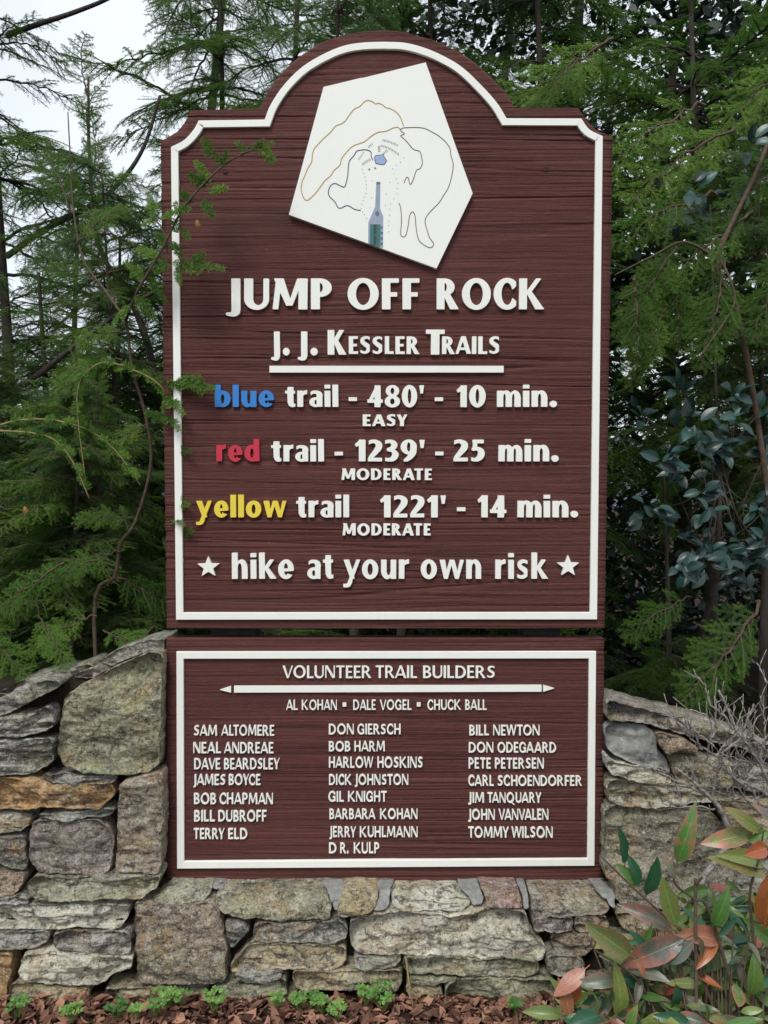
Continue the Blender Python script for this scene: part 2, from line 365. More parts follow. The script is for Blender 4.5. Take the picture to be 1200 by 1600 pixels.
def stone(poly, rgb, band=.3, Y=YA, depth=.17, rough=1.0, m=None, name='stone', label=None, flat=False, parent=None):
    stone_n[0] += 1; sd = stone_n[0]; rnd = random.Random(sd*71)
    P = [Vector((float(a), float(b))) for a, b in poly]
    ctr = sum(P, Vector((0, 0)))/len(P)
    P = [p + (ctr-p).normalized()*(1.9 if m is None else .5) for p in P]
    Q = []
    for i in range(len(P)):              # soften the corners a little
        a, b_ = P[i], P[(i+1) % len(P)]; k = min(.16, 5.5/max(1, (b_-a).length)); Q += [a.lerp(b_, k), a.lerp(b_, 1-k)]
    per = sum((Q[i]-Q[(i+1) % len(Q)]).length for i in range(len(Q)))
    n = int(max(30, min(170, per/3.6))); Q = resample(Q, n)
    J = []
    for i, q in enumerate(Q):
        tg = (Q[(i+1) % n]-Q[i-1]).normalized(); nr = Vector((-tg.y, tg.x))
        J.append(q + nr*(2.2*noise.noise(Vector((q.x*.05, q.y*.05, sd)))+1.6*noise.noise(Vector((q.x*.16, q.y*.16, sd+.5)))+.9*noise.noise(Vector((q.x*.4, q.y*.4, sd+.5)))))
    Q = J
    C = np.array([(q.x, q.y) for q in Q]); mu = C.mean(0); w, vv = np.linalg.eigh(np.cov((C-mu).T))
    ax = Vector(vv[:, 1]); ratio = math.sqrt(max(w[0], 1e-6)/w[1]); hl = math.sqrt(w[1])*1.35*(1-ratio)
    mu = Vector(mu); size = math.sqrt(w[0])*1.6
    def axis(q):
        t = max(-hl, min(hl, (q-mu).dot(ax))); return mu+ax*t
    nin = int(max(4, min(22, size/3.8)))
    ss = [(.985, 1), (.955, 1)] + [(.955*(1-(k/nin)**1.15), 1) for k in range(1, nin)]
    a_max = .34 if size < 40 else .20
    planes = [(rnd.uniform(-a_max, a_max), rnd.uniform(-a_max, a_max), rnd.uniform(.001, .011)) for _ in range(7)]
    def relief(q, edge):
        p = U(q.x, q.y, 0)
        dx = (q.x-mu.x)/600; dz = (mu.y-q.y)/600
        f = min(c0+a0*dx+b0*dz for a0, b0, c0 in planes)
        sdv = Vector((sd*3.3, 0, 0))
        s = .007*fbm(Vector((p.x*7, p.z*9, 0))+sdv, 2)+.005*fbm(Vector((p.x*26, p.z*38, 2))+sdv, 3)
        tq = 4.5*fbm(Vector((p.x*5, p.z*13, 11))+sdv, 3); tf = math.floor(tq); s += .0042*(tf+min(1, (tq-tf)*4))*(.5+band)   # broken ledges
        s -= .008*abs(noise.noise(Vector((p.x*16, p.z*20, 7))+sdv))
        s += band*.008*noise.noise(Vector((p.x*5, p.z*85+4*noise.noise(Vector((p.x*6, p.z*6, 1))), sd)))
        s += .0022*fbm(Vector((p.x*95, p.z*95, 4))+sdv, 2)
        if m is M_mortar: s += rough*(.0045*fbm(Vector((p.x*38, p.z*38, 4))+sdv, 4)-.005*abs(noise.noise(Vector((p.x*60, p.z*60, 1)))))
        return (f+s*rough*1.25)*edge
    off = rnd.uniform(-.012, .010) if not flat else -.004
    c3 = U(mu.x, mu.y, Y(mu.y)); b_ = MB(); rings = []
    for s, yb in ((.90, depth), (.97, depth*.6), (1.0, .026), (1.004, .011), (.998, .003)):
        rr = []
        for q in Q:
            qq = axis(q).lerp(q, s); p = U(qq.x, qq.y, Y(qq.y)+off)
            y = p.y + yb + (.004*noise.noise(Vector((p.x*40, p.z*40, sd))) if yb < .1 else 0)
            jx = .004*noise.noise(Vector((p.x*20, y*40, p.z*20)))
            rr.append((p.x+jx-c3.x, y-c3.y, p.z-c3.z-jx))
        rings.append(rr)
    for s, _ in ss:
        rr = []
        for q in Q:
            qq = axis(q).lerp(q, s); e = min(1, .55+(.985-s)*6)
            p = U(qq.x, qq.y, Y(qq.y)+off); r_ = relief(qq, e)
            rr.append((p.x-c3.x, p.y-r_-c3.y, p.z-c3.z))
        rings.append(rr)
    for rr in rings: b_.v += rr
    K = len(rings)
    for k in range(K-1):
        for i in range(n):
            j = (i+1) % n; b_.face((k*n+i, k*n+j, (k+1)*n+j, (k+1)*n+i))
    lst = []
    for q in Q: lst.append(axis(q))
    e = (K-1)*n
    # close along the medial axis
    base = len(b_.v)
    for q in Q:
        qq = axis(q); p = U(qq.x, qq.y, Y(qq.y)+off); b_.v.append((p.x-c3.x, p.y-relief(qq, 1)-c3.y, p.z-c3.z))
    for i in range(n):
        j = (i+1) % n; b_.face((e+i, e+j, base+j, base+i))
    b_.face(tuple(range(n)))
    me = b_.mesh(name, m or M_stone, True)
    import bmesh
    bm = bmesh.new(); bm.from_mesh(me); bmesh.ops.remove_doubles(bm, verts=bm.verts, dist=.0004)
    bmesh.ops.recalc_face_normals(bm, faces=bm.faces); bm.to_mesh(me); bm.free()
    me.polygons.foreach_set('use_smooth', [True]*len(me.polygons))
    o = link(name, me, parent or wall, c3); o.color = (*rgb, band)
    if label: o['label'] = label
    return o
def z1(*p): return [(x/2.58, 980+y/2.58) for x, y in p]
def z2(*p): return [(200+x/3, 1340+y/3) for x, y in p]
def z3(*p): return [(560+x/3, 1340+y/3) for x, y in p]
def z4(*p): return [(860+x/3.53, 1200+y/3.53) for x, y in p]
def z5(*p): return [(900+x/4, 1020+y/4) for x, y in p]
GRN = (.215, .215, .14); GRY = (.18, .18, .16); BRN = (.20, .145, .095); TAN = (.285, .23, .135); OCH = (.34, .20, .075)
PAL = (.47, .455, .37); DRK = (.085, .085, .082); PUR = (.17, .14, .13); YEL = (.30, .255, .15)
Lc = [
 (z1((250,275),(470,155),(600,98),(655,105),(650,400),(643,560),(600,590),(480,603),(330,590),(240,560),(225,470),(235,370)), GRN, .05, 'large squared grey green stone beside the sign'),
 (z1((-40,310),(90,235),(200,208),(252,232),(150,290),(60,335),(-40,370)), GRY, .3, None),
 (z1((-40,372),(60,345),(205,325),(225,400),(180,430),(110,446),(-40,445)), DRK, 1.0, 'dark stone with pale swirled bands'),
 (z1((-60,452),(110,450),(212,446),(212,550),(120,603),(-50,600)), DRK, .9, None),
 (z1((155,600),(260,590),(370,603),(478,606),(440,630),(320,642),(210,630)), GRY, .5, None),
 (z1((-60,610),(140,612),(220,635),(380,632),(450,628),(468,690),(400,738),(200,735),(100,740),(-50,737)), OCH, .15, 'long rusty ochre stone'),
 (z1((145,758),(300,745),(425,732),(468,742),(440,762),(250,783),(150,775)), GRY, .4, None),
 (z1((-90,742),(130,755),(125,800),(90,820),(30,838),(-80,836)), TAN, .7, None),
 (z1((128,782),(390,775),(440,800),(458,860),(458,940),(440,1000),(300,1005),(150,993),(115,950),(113,850)), PUR, .1, None),
 (z1((475,640),(520,605),(655,578),(662,700),(655,940),(632,1000),(520,998),(462,990),(468,860),(470,750)), (.20,.165,.125), .2, 'tall narrow upright brown stone'),
 (z1((-70,850),(105,840),(112,940),(100,985),(40,980),(-60,930)), DRK, .3, None),
 (z1((-90,990),(105,990),(85,1060),(60,1085),(-80,1083)), BRN, .2, None),
 (z1((100,1040),(130,1010),(300,1013),(450,1005),(640,1003),(640,1050),(570,1098),(400,1103),(200,1112),(120,1100)), GRN, .35, None),
 (z1((-90,1088),(60,1090),(120,1105),(110,1120),(-90,1120)), GRY, .6, None),
 (z1((-60,1127),(200,1120),(355,1112),(525,1127),(520,1175),(480,1225),(350,1212),(200,1220),(50,1222),(-50,1220)), PAL, .75, 'long pale stone with fine cracks'),
 (z1((-80,1228),(190,1227),(200,1260),(160,1300),(50,1308),(-80,1305)), GRY, .5, None),
 (z1((205,1235),(330,1226),(525,1230),(530,1318),(400,1328),(240,1305),(208,1290)), PUR, .8, None),
 (z1((82,1322),(230,1315),(400,1329),(532,1335),(532,1370),(470,1400),(420,1440),(300,1452),(110,1435),(70,1410)), PAL, .4, None),
 (z1((-80,1315),(45,1320),(45,1400),(20,1500),(10,1580),(-80,1580)), OCH, .1, None),
 (z1((40,1445),(80,1437),(350,1457),(362,1500),(320,1533),(200,1527),(60,1525),(25,1490)), TAN, .1, None),
]
for p, c, bd, lb in Lc: stone(p, c, bd, label=lb)
# slanting top stones and the coping behind
stone(z1((290,192),(400,147),(505,122),(490,150),(400,195),(370,215),(300,205)), PUR, .3, YT)
stone([(150,1035),(185,1012),(225,1001),(257,998),(258,1017),(228,1018),(196,1030),(172,1043)], GRY, .1, lambda py: .015, .16)
stone([(-10,1085),(30,1064),(90,1050),(140,1036),(150,1050),(60,1090)], GRY, .1, lambda py: .03, .16)
stone([(28,1093),(62,1108),(92,1094),(98,1072),(60,1082)], DRK, .2, lambda py: .02, .12)
stone([(248,1024),(257,1022),(257,1130),(252,1200),(250,1100)], GRY, .1, lambda py: .0, .12)
LEDGE = [
 (z2((18,212),(120,220),(240,232),(385,200),(435,270),(465,440),(465,588),(400,600),(150,605),(35,600),(28,420)), (.18,.145,.11), .05, 'large squared brown stone low in the wall'),
 (z2((-120,623),(40,615),(370,608),(375,650),(330,690),(-60,696),(-110,670)), TAN, .3, None),
 (z2((100,200),(190,150),(340,125),(400,158),(330,220),(240,230),(130,225)), GRN, .4, None),
 (z2((395,190),(440,150),(600,112),(890,104),(950,200),(965,240),(950,292),(700,295),(520,285),(420,250)), (.20,.19,.13), .05, None),
 (z2((1000,150),(1050,108),(1160,115),(1180,170),(1145,268),(1000,290),(970,270),(990,210)), TAN, .3, None),
 (z2((447,290),(550,295),(580,335),(540,380),(480,440),(460,400)), DRK, .3, None),
 (z2((582,330),(620,307),(1000,298),(1035,340),(1028,388),(960,412),(880,405),(575,402)), GRY, .5, None),
 (z2((475,520),(540,430),(600,407),(780,407),(1023,417),(1028,500),(950,535),(750,530),(480,545)), TAN, .35, None),
 (z2((490,552),(560,542),(725,540),(720,570),(640,598),(540,590),(490,580)), GRY, .3, None),
 (z2((395,612),(480,592),(600,602),(740,572),(750,645),(620,655),(440,665)), GRN, .5, None),
 ([(455,1520),(600,1517),(628,1518),(632,1535),(622,1550),(560,1550),(470,1550),(456,1540)], YEL, .4, None),
 ([(342,1568),(370,1561),(462,1559),(470,1575),(462,1600),(350,1600)], TAN, .1, None),
 (z3((150,150),(200,105),(330,105),(430,130),(510,180),(535,215),(480,265),(400,250),(300,255),(170,245),(150,210)), PAL, .9, 'cream and grey banded cap stone'),
 (z3((560,102),(735,97),(773,190),(775,245),(590,235),(590,190)), (.21,.12,.105), .35, 'small reddish cap stone'),
 (z3((785,105),(1030,97),(1080,120),(1130,170),(1188,230),(1160,275),(820,285),(800,200)), (.20,.17,.135), .3, None),
 ([(545,1440),(560,1434),(627,1424),(700,1430),(760,1419),(823,1425),(830,1453),(856,1483),(850,1503),(826,1506),(806,1497),(726,1500),(686,1495),(560,1492),(545,1480)], PAL, .45, 'wide pale stone, the longest under the sign'),
 (z3((817,287),(1010,282),(1008,355),(820,357)), PUR, .5, None),
 (z3((1017,280),(1180,277),(1180,355),(1017,355)), BRN, .5, None),
 ([(550,1497),(628,1495),(627,1507),(617,1515),(552,1515)], GRY, .5, None),
 (z3((210,475),(430,470),(550,483),(740,475),(860,503),(850,540),(800,562),(600,562),(230,545),(205,520)), GRN, .5, None),
 (z3((235,557),(480,564),(420,583),(320,598),(240,595)), GRN, .4, None),
 (z3((212,605),(390,602),(400,650),(360,700),(250,700)), TAN, .1, None),
 (z3((410,600),(480,573),(600,568),(930,577),(930,640),(900,700),(520,710),(400,700)), GRN, .15, None),
 (z3((902,367),(1110,362),(1120,420),(1060,470),(980,480),(905,440)), BRN, .3, None),
 (z3((880,475),(920,457),(1060,477),(1080,540),(990,565),(900,555),(880,520)), GRY, .1, None),
]
for p, c, bd, lb in LEDGE: stone(p, c, bd, YL, .14, label=lb)
RIGHT = [
 (z4((295,240),(340,203),(560,222),(750,217),(900,240),(1030,400),(1050,600),(900,790),(600,790),(400,780),(352,720),(345,640),(297,600),(292,400)), (.17,.155,.115), .15, 'large squared brown grey stone right of the sign'),
 (z4((310,112),(340,62),(640,92),(900,112),(1060,140),(1060,170),(870,190),(720,213),(560,228),(380,215),(320,180)), YEL, .8, 'yellowish layered stone'),
 (z4((355,803),(420,797),(600,803),(860,800),(890,940),(700,960),(400,900)), TAN, .2, None),
 (z5((183,640),(240,692),(500,722),(600,765),(615,830),(420,825),(330,800),(220,765),(190,720)), PAL, .7, None),
 (z5((500,500),(580,507),(700,540),(790,620),(640,632),(560,640),(520,590)), BRN, .1, None),
 (z5((570,645),(790,632),(1000,690),(1050,800),(880,860),(622,820)), GRN, .2, None),
 (z5((185,292),(400,347),(750,422),(1000,512),(1300,610),(1300,690),(1000,590),(850,560),(700,525),(420,440),(190,428)), (.17,.15,.125), .25, 'long sloping coping stone at the right'),
 ([(1150,1195),(1230,1205),(1230,1240),(1168,1240),(1140,1215)], GRY, .4, None),
 ([(1122,1252),(1235,1248),(1240,1330),(1150,1340)], TAN, .2, None),
 ([(1150,1350),(1240,1345),(1240,1420),(1140,1425)], GRY, .3, None),
 ([(1112,1435),(1240,1430),(1240,1500),(1118,1500)], BRN, .3, None),
 ([(940,1460),(1105,1478),(1100,1530),(950,1535)], GRY, .3, None),
 ([(925,1545),(1100,1540),(1100,1600),(925,1600)], BRN, .3, None), ([(1108,1508),(1240,1508),(1240,1600),(1108,1600)], GRY, .2, None),
]
for p, c, bd, lb in RIGHT: stone(p, c, bd, YA, .17, label=lb)
# the wall goes on past both edges of the picture
rnd = random.Random(5)
for (xa, xb, top) in ((-420, -36, lambda x: 1085+(-x)*.12), (1248, 1650, lambda x: 1185+(x-1248)*.15)):
    y = 1590
    while y > 1060:
        hgt = rnd.uniform(34, 70); x = xa
        while x < xb-20:
            w_ = min(rnd.uniform(70, 190), xb-x)
            if xb-x-w_ < 40: w_ = xb-x
            if y-hgt > top(x+w_/2)-12:
                j = lambda: rnd.uniform(-4, 4)
                stone([(x+2+j(), y-hgt+2+j()), (x+w_/2, y-hgt+j()), (x+w_-3, y-hgt+2+j()), (x+w_-2, y-3+j()), (x+w_/2, y-2+j()), (x+2, y-3+j())],
                      rnd.choice([GRN, GRY, BRN, TAN, PAL, DRK, PUR]), rnd.random()*.8)
            x += w_
        y -= hgt
# mortar
for p in (z3((85,105),(175,105),(150,150),(145,240),(65,255),(95,180)), z3((455,110),(550,100),(590,190),(580,225),(535,225),(510,180)),
          z3((735,95),(770,95),(795,150),(800,245),(778,245),(775,190)), z3((1075,108),(1150,110),(1205,165),(1205,240),(1185,232),(1135,175)),
          z2((905,105),(1015,105),(1000,180),(975,265),(945,185)), z2((365,105),(440,105),(450,150),(400,152))):
    stone(p, GRY, 0, lambda py: YL(py)+.004, .1, .7, M_mortar, 'mortar', flat=True)
stone(z5((187,455),(300,445),(420,450),(500,500),(520,600),(560,655),(600,760),(500,722),(330,690),(240,640),(195,600)), GRY, 0, lambda py: YA(py)+.002, .1, .9, M_mortar, 'mortar')
# dark earth and rubble filling behind the faces, and the top
b = MB()
def core(px_poly, Yf, y1):
    P = [(U(x, y, Yf).x, U(x, y, Yf).z) for x, y in px_poly]; b.prism(P, Yf, y1)
core([(-420,1130),(0,1095),(120,1058),(240,1035),(240,1375),(-420,1375)], .015, .30)
core([(-420,1376),(262,1376),(262,1700),(-420,1700)], -.012, .298)
core([(262,1376),(941,1376),(941,1700),(262,1700)], .012, .296)
core([(941,1376),(1650,1376),(1650,1700),(941,1700)], -.012, .298)
core([(-420,1436),(1650,1436),(1650,1700),(-420,1700)], -.075, .2)
core([(962,1130),(1200,1190),(1650,1260),(1650,1374),(962,1374)], .016, .299)
link('rubble_fill', b.mesh('rubble_fill', M_core), wall)
# wall top laid with flat stones behind the faces
def topstone(pts, z0, rgb):
    P = [Vector((a, c_)) for a, c_ in pts]
    b_ = MB(); n = len(P); k = .93
    cx = sum(p.x for p in P)/n; cy = sum(p.y for p in P)/n
    for s, z in ((1, -.05), (1, -.008), (.97, 0)): b_.v += [(cx+(p.x-cx)*s-cx, cy+(p.y-cy)*s-cy, z+z0(p.x)-z0(cx)+.004*noise.noise(Vector((p.x*9, p.y*9, 0)))) for p in P]
    for r_ in range(2):
        for i in range(n): b_.face((r_*n+i, r_*n+(i+1) % n, (r_+1)*n+(i+1) % n, (r_+1)*n+i))
    b_.face(tuple(range(2*n, 3*n))); o = link('stone', b_.mesh('top_stone', M_stone), wall, (cx, cy, z0(cx))); o.color = (*rgb, .2)
zl = lambda x: U(200, 1040, .02).z - max(0, (-x-.6))*.25
zr = lambda x: U(960, 1115, .02).z - max(0, (x-.62))*.30
for sgn, zf in ((-1, zl), (1, zr)):
    x = .63
    while x < 1.9:
        w_ = rnd.uniform(.14, .3); q = .005
        topstone([(sgn*(x+q), .10), (sgn*(x+w_/2), .095+rnd.uniform(0, .01)), (sgn*(x+w_-q), .10), (sgn*(x+w_-q), .34), (sgn*(x+w_/2), .36), (sgn*(x+q), .345)][::sgn], zf, rnd.choice([GRY, GRN, TAN]))
        x += w_
# pebbles lying on the ledge
for i, (px, py) in enumerate([(205,1383),(216,1381),(245,1379),(287,1380),(300,1378),(345,1377),(243,1398),(380,1378),(388,1376),(396,1377),(483,1376),(212,1391)]):
    c = U(px, py, -.03); b_ = MB(); rr = rnd.uniform(.004, .007)
    for a in range(5):
        th = math.pi*a/4
        for k in range(7):
            ph = 2*math.pi*k/7; b_.v.append((rr*math.sin(th)*math.cos(ph)*1.2, rr*math.sin(th)*math.sin(ph), rr*.7*math.cos(th)*rnd.uniform(.8, 1.2)))
    for a in range(4):
        for k in range(7): b_.face((a*7+k, a*7+(k+1) % 7, (a+1)*7+(k+1) % 7, (a+1)*7+k))
    o = link('pebble', b_.mesh('pebble', M_pebble, True), None, c)
    tag(o, 'tiny pale pebble lying on the stone ledge just under the lower sign', 'pebble', 'pebbles on the ledge under the sign')

M_knot = simple('knot_wood', (.02, .008, .007), (.06, .022, .018), 200, .8, .5, .001)
# ------------------------------------------------------------------ the two signs
TOP_L = [(600,47.5),(582,48),(564,50),(540,54),(510,63),(480,79),(450,103),(430,125),(417,145),(410,160),(402,169.5)]
NOT_L = [(297,172),(289.5,189),(279,202),(266,211.5),(250.5,220)]
TOP_R = [(600,47.5),(616,48),(631,50),(662,57.5),(692.5,68.5),(723,84),(754,107),(785,138),(796,152),(805,168)]
NOT_R = [(904,168),(911,178),(924,195),(939,206),(958,212)]
def smoothpx(p, n=4): return [(q.x, q.y) for q in catmull([Vector((a, b_, 0)) for a, b_ in p], n)]
def ygrain(x, z):
    zz = z + .009*noise.noise(Vector((x*.7, z*1.8, 1))) + .0022*noise.noise(Vector((x*3.0, z*16, 2)))
    kx = x*.6
    f = .18*noise.noise(Vector((kx, zz*45, 3)))+.30*noise.noise(Vector((kx*1.8, zz*130, 4)))+.42*noise.noise(Vector((kx*5, zz*290, 5)))
    r1 = 1-abs(noise.noise(Vector((x*.5, zz*17, 9))))*19
    r2 = 1-abs(noise.noise(Vector((x*1.0+7, zz*60, 19))))*9
    pit = .0009*noise.noise(Vector((x*60, z*240, 6)))
    am = .55+.9*max(0, min(1, .5+1.4*noise.noise(Vector((x*.5, z*3.3, 31)))))
    return am*(.0026*f - .0024*max(0, r1) - .0013*max(0, r2)) + pit
def ztab(px):      # edge of the board as z -> x, from top to bottom
    return [(U(a, b_).z, U(a, b_).x) for a, b_ in px]
def board(name, mats, left, right, thick, parent):
    L = ztab(left); Rr = ztab(right)
    def at(T, z, side):
        zs_ = [q[0] for q in T][::-1]; xs_ = [q[1] for q in T][::-1]; return float(np.interp(z, zs_, xs_))
    ztop = max(L[0][0], Rr[0][0]); zbot = min(L[-1][0], Rr[-1][0])
    rows = list(np.arange(zbot, ztop, .0017))+[ztop-.0002]
    for T in (L, Rr):
        for i in range(1, len(T)-1):
            if abs(T[i-1][0]-T[i][0]) < .012 and abs(T[i-1][1]-T[i][1]) > .08: rows += [T[i-1][0]+.0003, T[i][0]-.0003]
    rows = sorted(set(round(z, 5) for z in rows)); nc = 56; b_ = MB()
    nl = nc+1
    for z in rows:
        xl = at(L, z, 0); xr = at(Rr, z, 1); e = ygrain(xl, z)
        xl += -e*.5; xr += ygrain(xr, z)*.5
        for k in range(nl):
            t = k/nc; x = xl+(xr-xl)*t; ed = min(k, nc-k)
            b_.v.append((x, -ygrain(x, z)+(0 if ed else .0022), z))
    nf = len(b_.v)
    for z in rows:
        xl = at(L, z, 0)-ygrain(at(L, z, 0), z)*.5; xr = at(Rr, z, 1)+ygrain(at(Rr, z, 1), z)*.5
        b_.v += [(xl, thick, z), (xr, thick, z)]
    for j in range(len(rows)-1):
        for k in range(nc): b_.face((j*nl+k, j*nl+k+1, (j+1)*nl+k+1, (j+1)*nl+k))
        a0 = nf+2*j; a1 = nf+2*(j+1)
        b_.face((j*nl, (j+1)*nl, a1, a0)); b_.face((j*nl+nc, a0+1, a1+1, (j+1)*nl+nc)); b_.face((a0, a1, a1+1, a0+1))
        m = j
    J = len(rows)-1
    for j in (0, J):
        for k in range(nc):
            v0 = j*nl+k
        b_.face(tuple([j*nl+k for k in range(nl)] + [nf+2*j+1, nf+2*j]) if j else tuple([j*nl+k for k in range(nl)][::-1] + [nf, nf+1]))
    return link(name, b_.mesh(name, mats, True), parent)
def offset_poly(P, d):            # inward offset of a closed polyline, mitred
    n = len(P); out = []
    area = sum(P[i][0]*P[(i+1) % n][1]-P[(i+1) % n][0]*P[i][1] for i in range(n)); s = 1 if area > 0 else -1
    for i in range(n):
        a, b_, c_ = Vector(P[i-1]), Vector(P[i]), Vector(P[(i+1) % n])
        d1 = (b_-a).normalized(); d2 = (c_-b_).normalized(); n1 = Vector((-d1.y, d1.x))*s; n2 = Vector((-d2.y, d2.x))*s
        m_ = (n1+n2).normalized(); k = max(.35, m_.dot(n1)); out.append(tuple(b_+m_*(d/k)))
    return out
def border(outer, wpx, parent, yf=-.0085):
    inner = offset_poly(outer, wpx); n = len(outer); b_ = MB(); ch = .0008
    o1 = offset_poly(outer, .5); i1 = offset_poly(outer, wpx-.5)
    for poly, y in ((outer, .004), (outer, yf+ch), (o1, yf), (i1, yf), (inner, yf+ch), (inner, .004)):
        for a, c_ in poly:
            p = U(a, c_, yf); b_.v.append((p.x, y, p.z))
    for r_ in range(5):
        for i in range(n):
            j = (i+1) % n; b_.face((r_*n+i, r_*n+j, (r_+1)*n+j, (r_+1)*n+i))
    me = b_.mesh('border', M_white)
    import bmesh
    bm = bmesh.new(); bm.from_mesh(me); bmesh.ops.recalc_face_normals(bm, faces=bm.faces); bm.to_mesh(me); bm.free()
    link('border', me, parent)
def plate(name, px, yf, yb, m, parent, label=None):
    b_ = MB(); b_.prism([(U(a, c_, yf).x, U(a, c_, yf).z) for a, c_ in px], yf, yb)
    o = link(name, b_.mesh(name, m), parent)
    if label: o['label'] = label
    return o
sign = tag(empty('trail_sign', (0, .02, U(600, 980).z)), 'tall brown carved wooden trail sign with arched top, cream border, map panel and raised lettering', 'sign')
sign2 = tag(empty('trail_sign', (0, .02, U(600, 1370).z)), 'wide rectangular brown wooden sign below the arched one, listing names in three columns', 'sign')
tl = smoothpx(TOP_L)+smoothpx(NOT_L)+[(260, 982)]; tr = smoothpx(TOP_R)+smoothpx(NOT_R)+[(945, 982)]
# keep z strictly falling along each side
board('board', M_wood, tl, tr, .048, sign)
board('board', M_wood, [(259.5, 998), (260, 1375)], [(944.5, 998), (943, 1370)], .048, sign2)
BL = [(600,65),(570,66),(540,70.5),(510,82),(474,103),(444,132),(423,163),(413.5,186.6)]
BN = [(310.5,188),(302,203),(287,219),(267,229.5)]
BR = [(600,65),(631,66.4),(662,74),(692.5,87),(723,105.5),(754,135),(777,161),(791.5,184.5)]
BM_ = [(908.4,185),(921,202),(942,212.5)]
bpoly = smoothpx(BL, 5)+smoothpx(BN)+[(275, 968.5), (933, 968)]+smoothpx(BM_)[::-1]+smoothpx(BR, 5)[::-1][:-1]
border(bpoly, 11.2, sign)
border([(275.5,1018.5),(276.5,1357.5),(929,1353),(931.5,1018)], 11, sign2)
plate('underline', [(421,571.5),(787,571.5),(787,582),(421,582)], -.0085, .004, M_white, sign)
# knots / screw holes in the cedar
for px, py, sgn, r_ in ((352,268,sign,3.2),(853,265,sign,3.4),(300,968,sign,2.2),(700,200,sign,1.2)):
    b_ = MB(); c = U(px, py); rr = r_/565
    b_.v = [(c.x+rr*1.2*math.cos(a*.785)*(1+.2*math.sin(a*3)), -.0031, c.z+rr*math.sin(a*.785)) for a in range(8)]; b_.face(tuple(range(8)))
    link('knot', b_.mesh('knot', M_knot), sgn)

# ---- map panel
PAN = [(283,172),(505,118),(512,119),(882,28),(1157,795),(945,1235),(80,920)]
mp = lambda p: [(430+a/3.75, 90+c_/3.75) for a, c_ in p]
panel = plate('map_panel', mp(PAN), -.0135, .004, M_panel, sign)
def psub(name, me, label=None):
    o = bpy.data.objects.new(name, me); col.objects.link(o); o.parent = panel
    if label: o['label'] = label
    return o
def mline(pts, w, m, label, closed=False, name='map_line'):
    pts = catmull([Vector((*q, 0)) for q in mp(pts)], 5); b_ = MB(); n = len(pts)
    for i, p in enumerate(pts):
        d = (pts[min(i+1, n-1)]-pts[max(i-1, 0)]).normalized(); nn = Vector((-d.y, d.x, 0))*w/2
        wob = 1+.15*noise.noise(p*.3)
        for s in (-1, 1):
            q = p+nn*s*wob; c = U(q.x, q.y, -.0142); b_.v += [(c.x, -.0142, c.z), (c.x, -.0134, c.z)]
    for i in range(n-1):
        a = i*4; b_.face((a, a+4, a+6, a+2)); b_.face((a, a+1, a+5, a+4)); b_.face((a+2, a+6, a+7, a+3))
    return psub(name, b_.mesh(name, m), label)
mline([(752,400),(742,370),(725,335),(700,312),(668,296),(648,292),(628,276),(605,267),(588,270),(570,258),(545,250),(522,258),(495,285),(462,302),(435,335),(410,370),(385,388),(355,400),(325,435),(285,472),(250,508),(228,535),(218,565),(213,610),(190,650),(172,695),(158,725),(152,765),(160,805),(175,832),(195,832),(235,795),(262,760),(290,722),(325,690),(345,660),(378,630),(390,590),(425,545),(460,515),(520,493),(560,462),(600,438),(650,430),(690,412),(718,408),(735,422)], 1.35, M_lineY, 'ochre trail loop line')
mline([(570,600),(562,575),(560,552),(535,540),(505,541),(478,548),(460,575),(435,605),(428,650),(424,695),(408,755),(385,752),(350,737),(325,750),(312,780),(315,808),(335,830),(352,848),(368,878),(390,880),(412,868),(435,870),(465,888),(500,895)], 1.35, M_lineB, 'dark slate trail line')
mline([(755,733),(768,703),(780,706),(788,738),(798,738),(812,705),(828,660),(850,648),(862,615),(855,570),(845,548),(812,538),(790,515),(760,480),(735,458),(757,446),(735,428),(745,413),(790,409),(850,410),(885,418),(920,436),(960,460),(1000,495),(1025,535),(1030,575),(1043,625),(1035,690),(1015,760),(985,810),(960,850),(925,885),(890,925),(878,960),(890,1010),(905,1055),(928,1090),(915,1112),(890,1108),(850,1080),(835,1050),(825,990),(820,930),(805,903),(788,925),(778,990),(765,1040),(748,1050),(735,1030),(740,960),(736,885),(725,850)], 1.1, M_lineR, 'dark maroon trail line')
def mplate(name, pts, y, m, label=None, bk=-.0134):
    b_ = MB(); b_.prism([(U(a, c_, y).x, U(a, c_, y).z) for a, c_ in mp(pts)], y, bk); return psub(name, b_.mesh(name, m), label)
mplate('pond_outline', [(580,583),(588,572),(632,566),(656,605),(640,628),(625,630),(588,622),(580,598)], -.0139, M_lineB)
mplate('pond', [(584,585),(590,576),(630,570),(651,605),(638,624),(625,626),(591,618),(585,598)], -.0143, M_pond)
b_ = MB()
def dot(a, c_, r_=.62):
    a, c_ = mp([(a, c_)])[0]; n = len(b_.v)
    for y in (-.0142, -.0134):
        for k in range(6):
            p = U(a+r_*math.cos(k*1.047), c_+r_*math.sin(k*1.047), y); b_.v.append((p.x, y, p.z))
    b_.face(tuple(range(n, n+6)))
    for k in range(6): b_.face((n+k, n+(k+1) % 6, n+6+(k+1) % 6, n+6+k))
def z6p(x, y): return ((x/7.27+550-430)*3.75, (y/7.27+180-90)*3.75)
for p in [(120,618),(133,660),(147,701),(154,746),(163,788),(163,836),(158,888),(145,928),(127,968),(117,1010),(103,1060),(120,1098),(143,1130),(166,1170),(228,744),(220,938),(204,1052),(430,762),(390,894),(380,1024),
          (588,480),(549,533),(502,570),(462,608),(478,661),(503,722),(520,774),(512,832),(510,888),(477,950),(440,1006),(430,1066),(427,1136),(417,1203),(417,1253),(417,1324)]: dot(*z6p(*p))
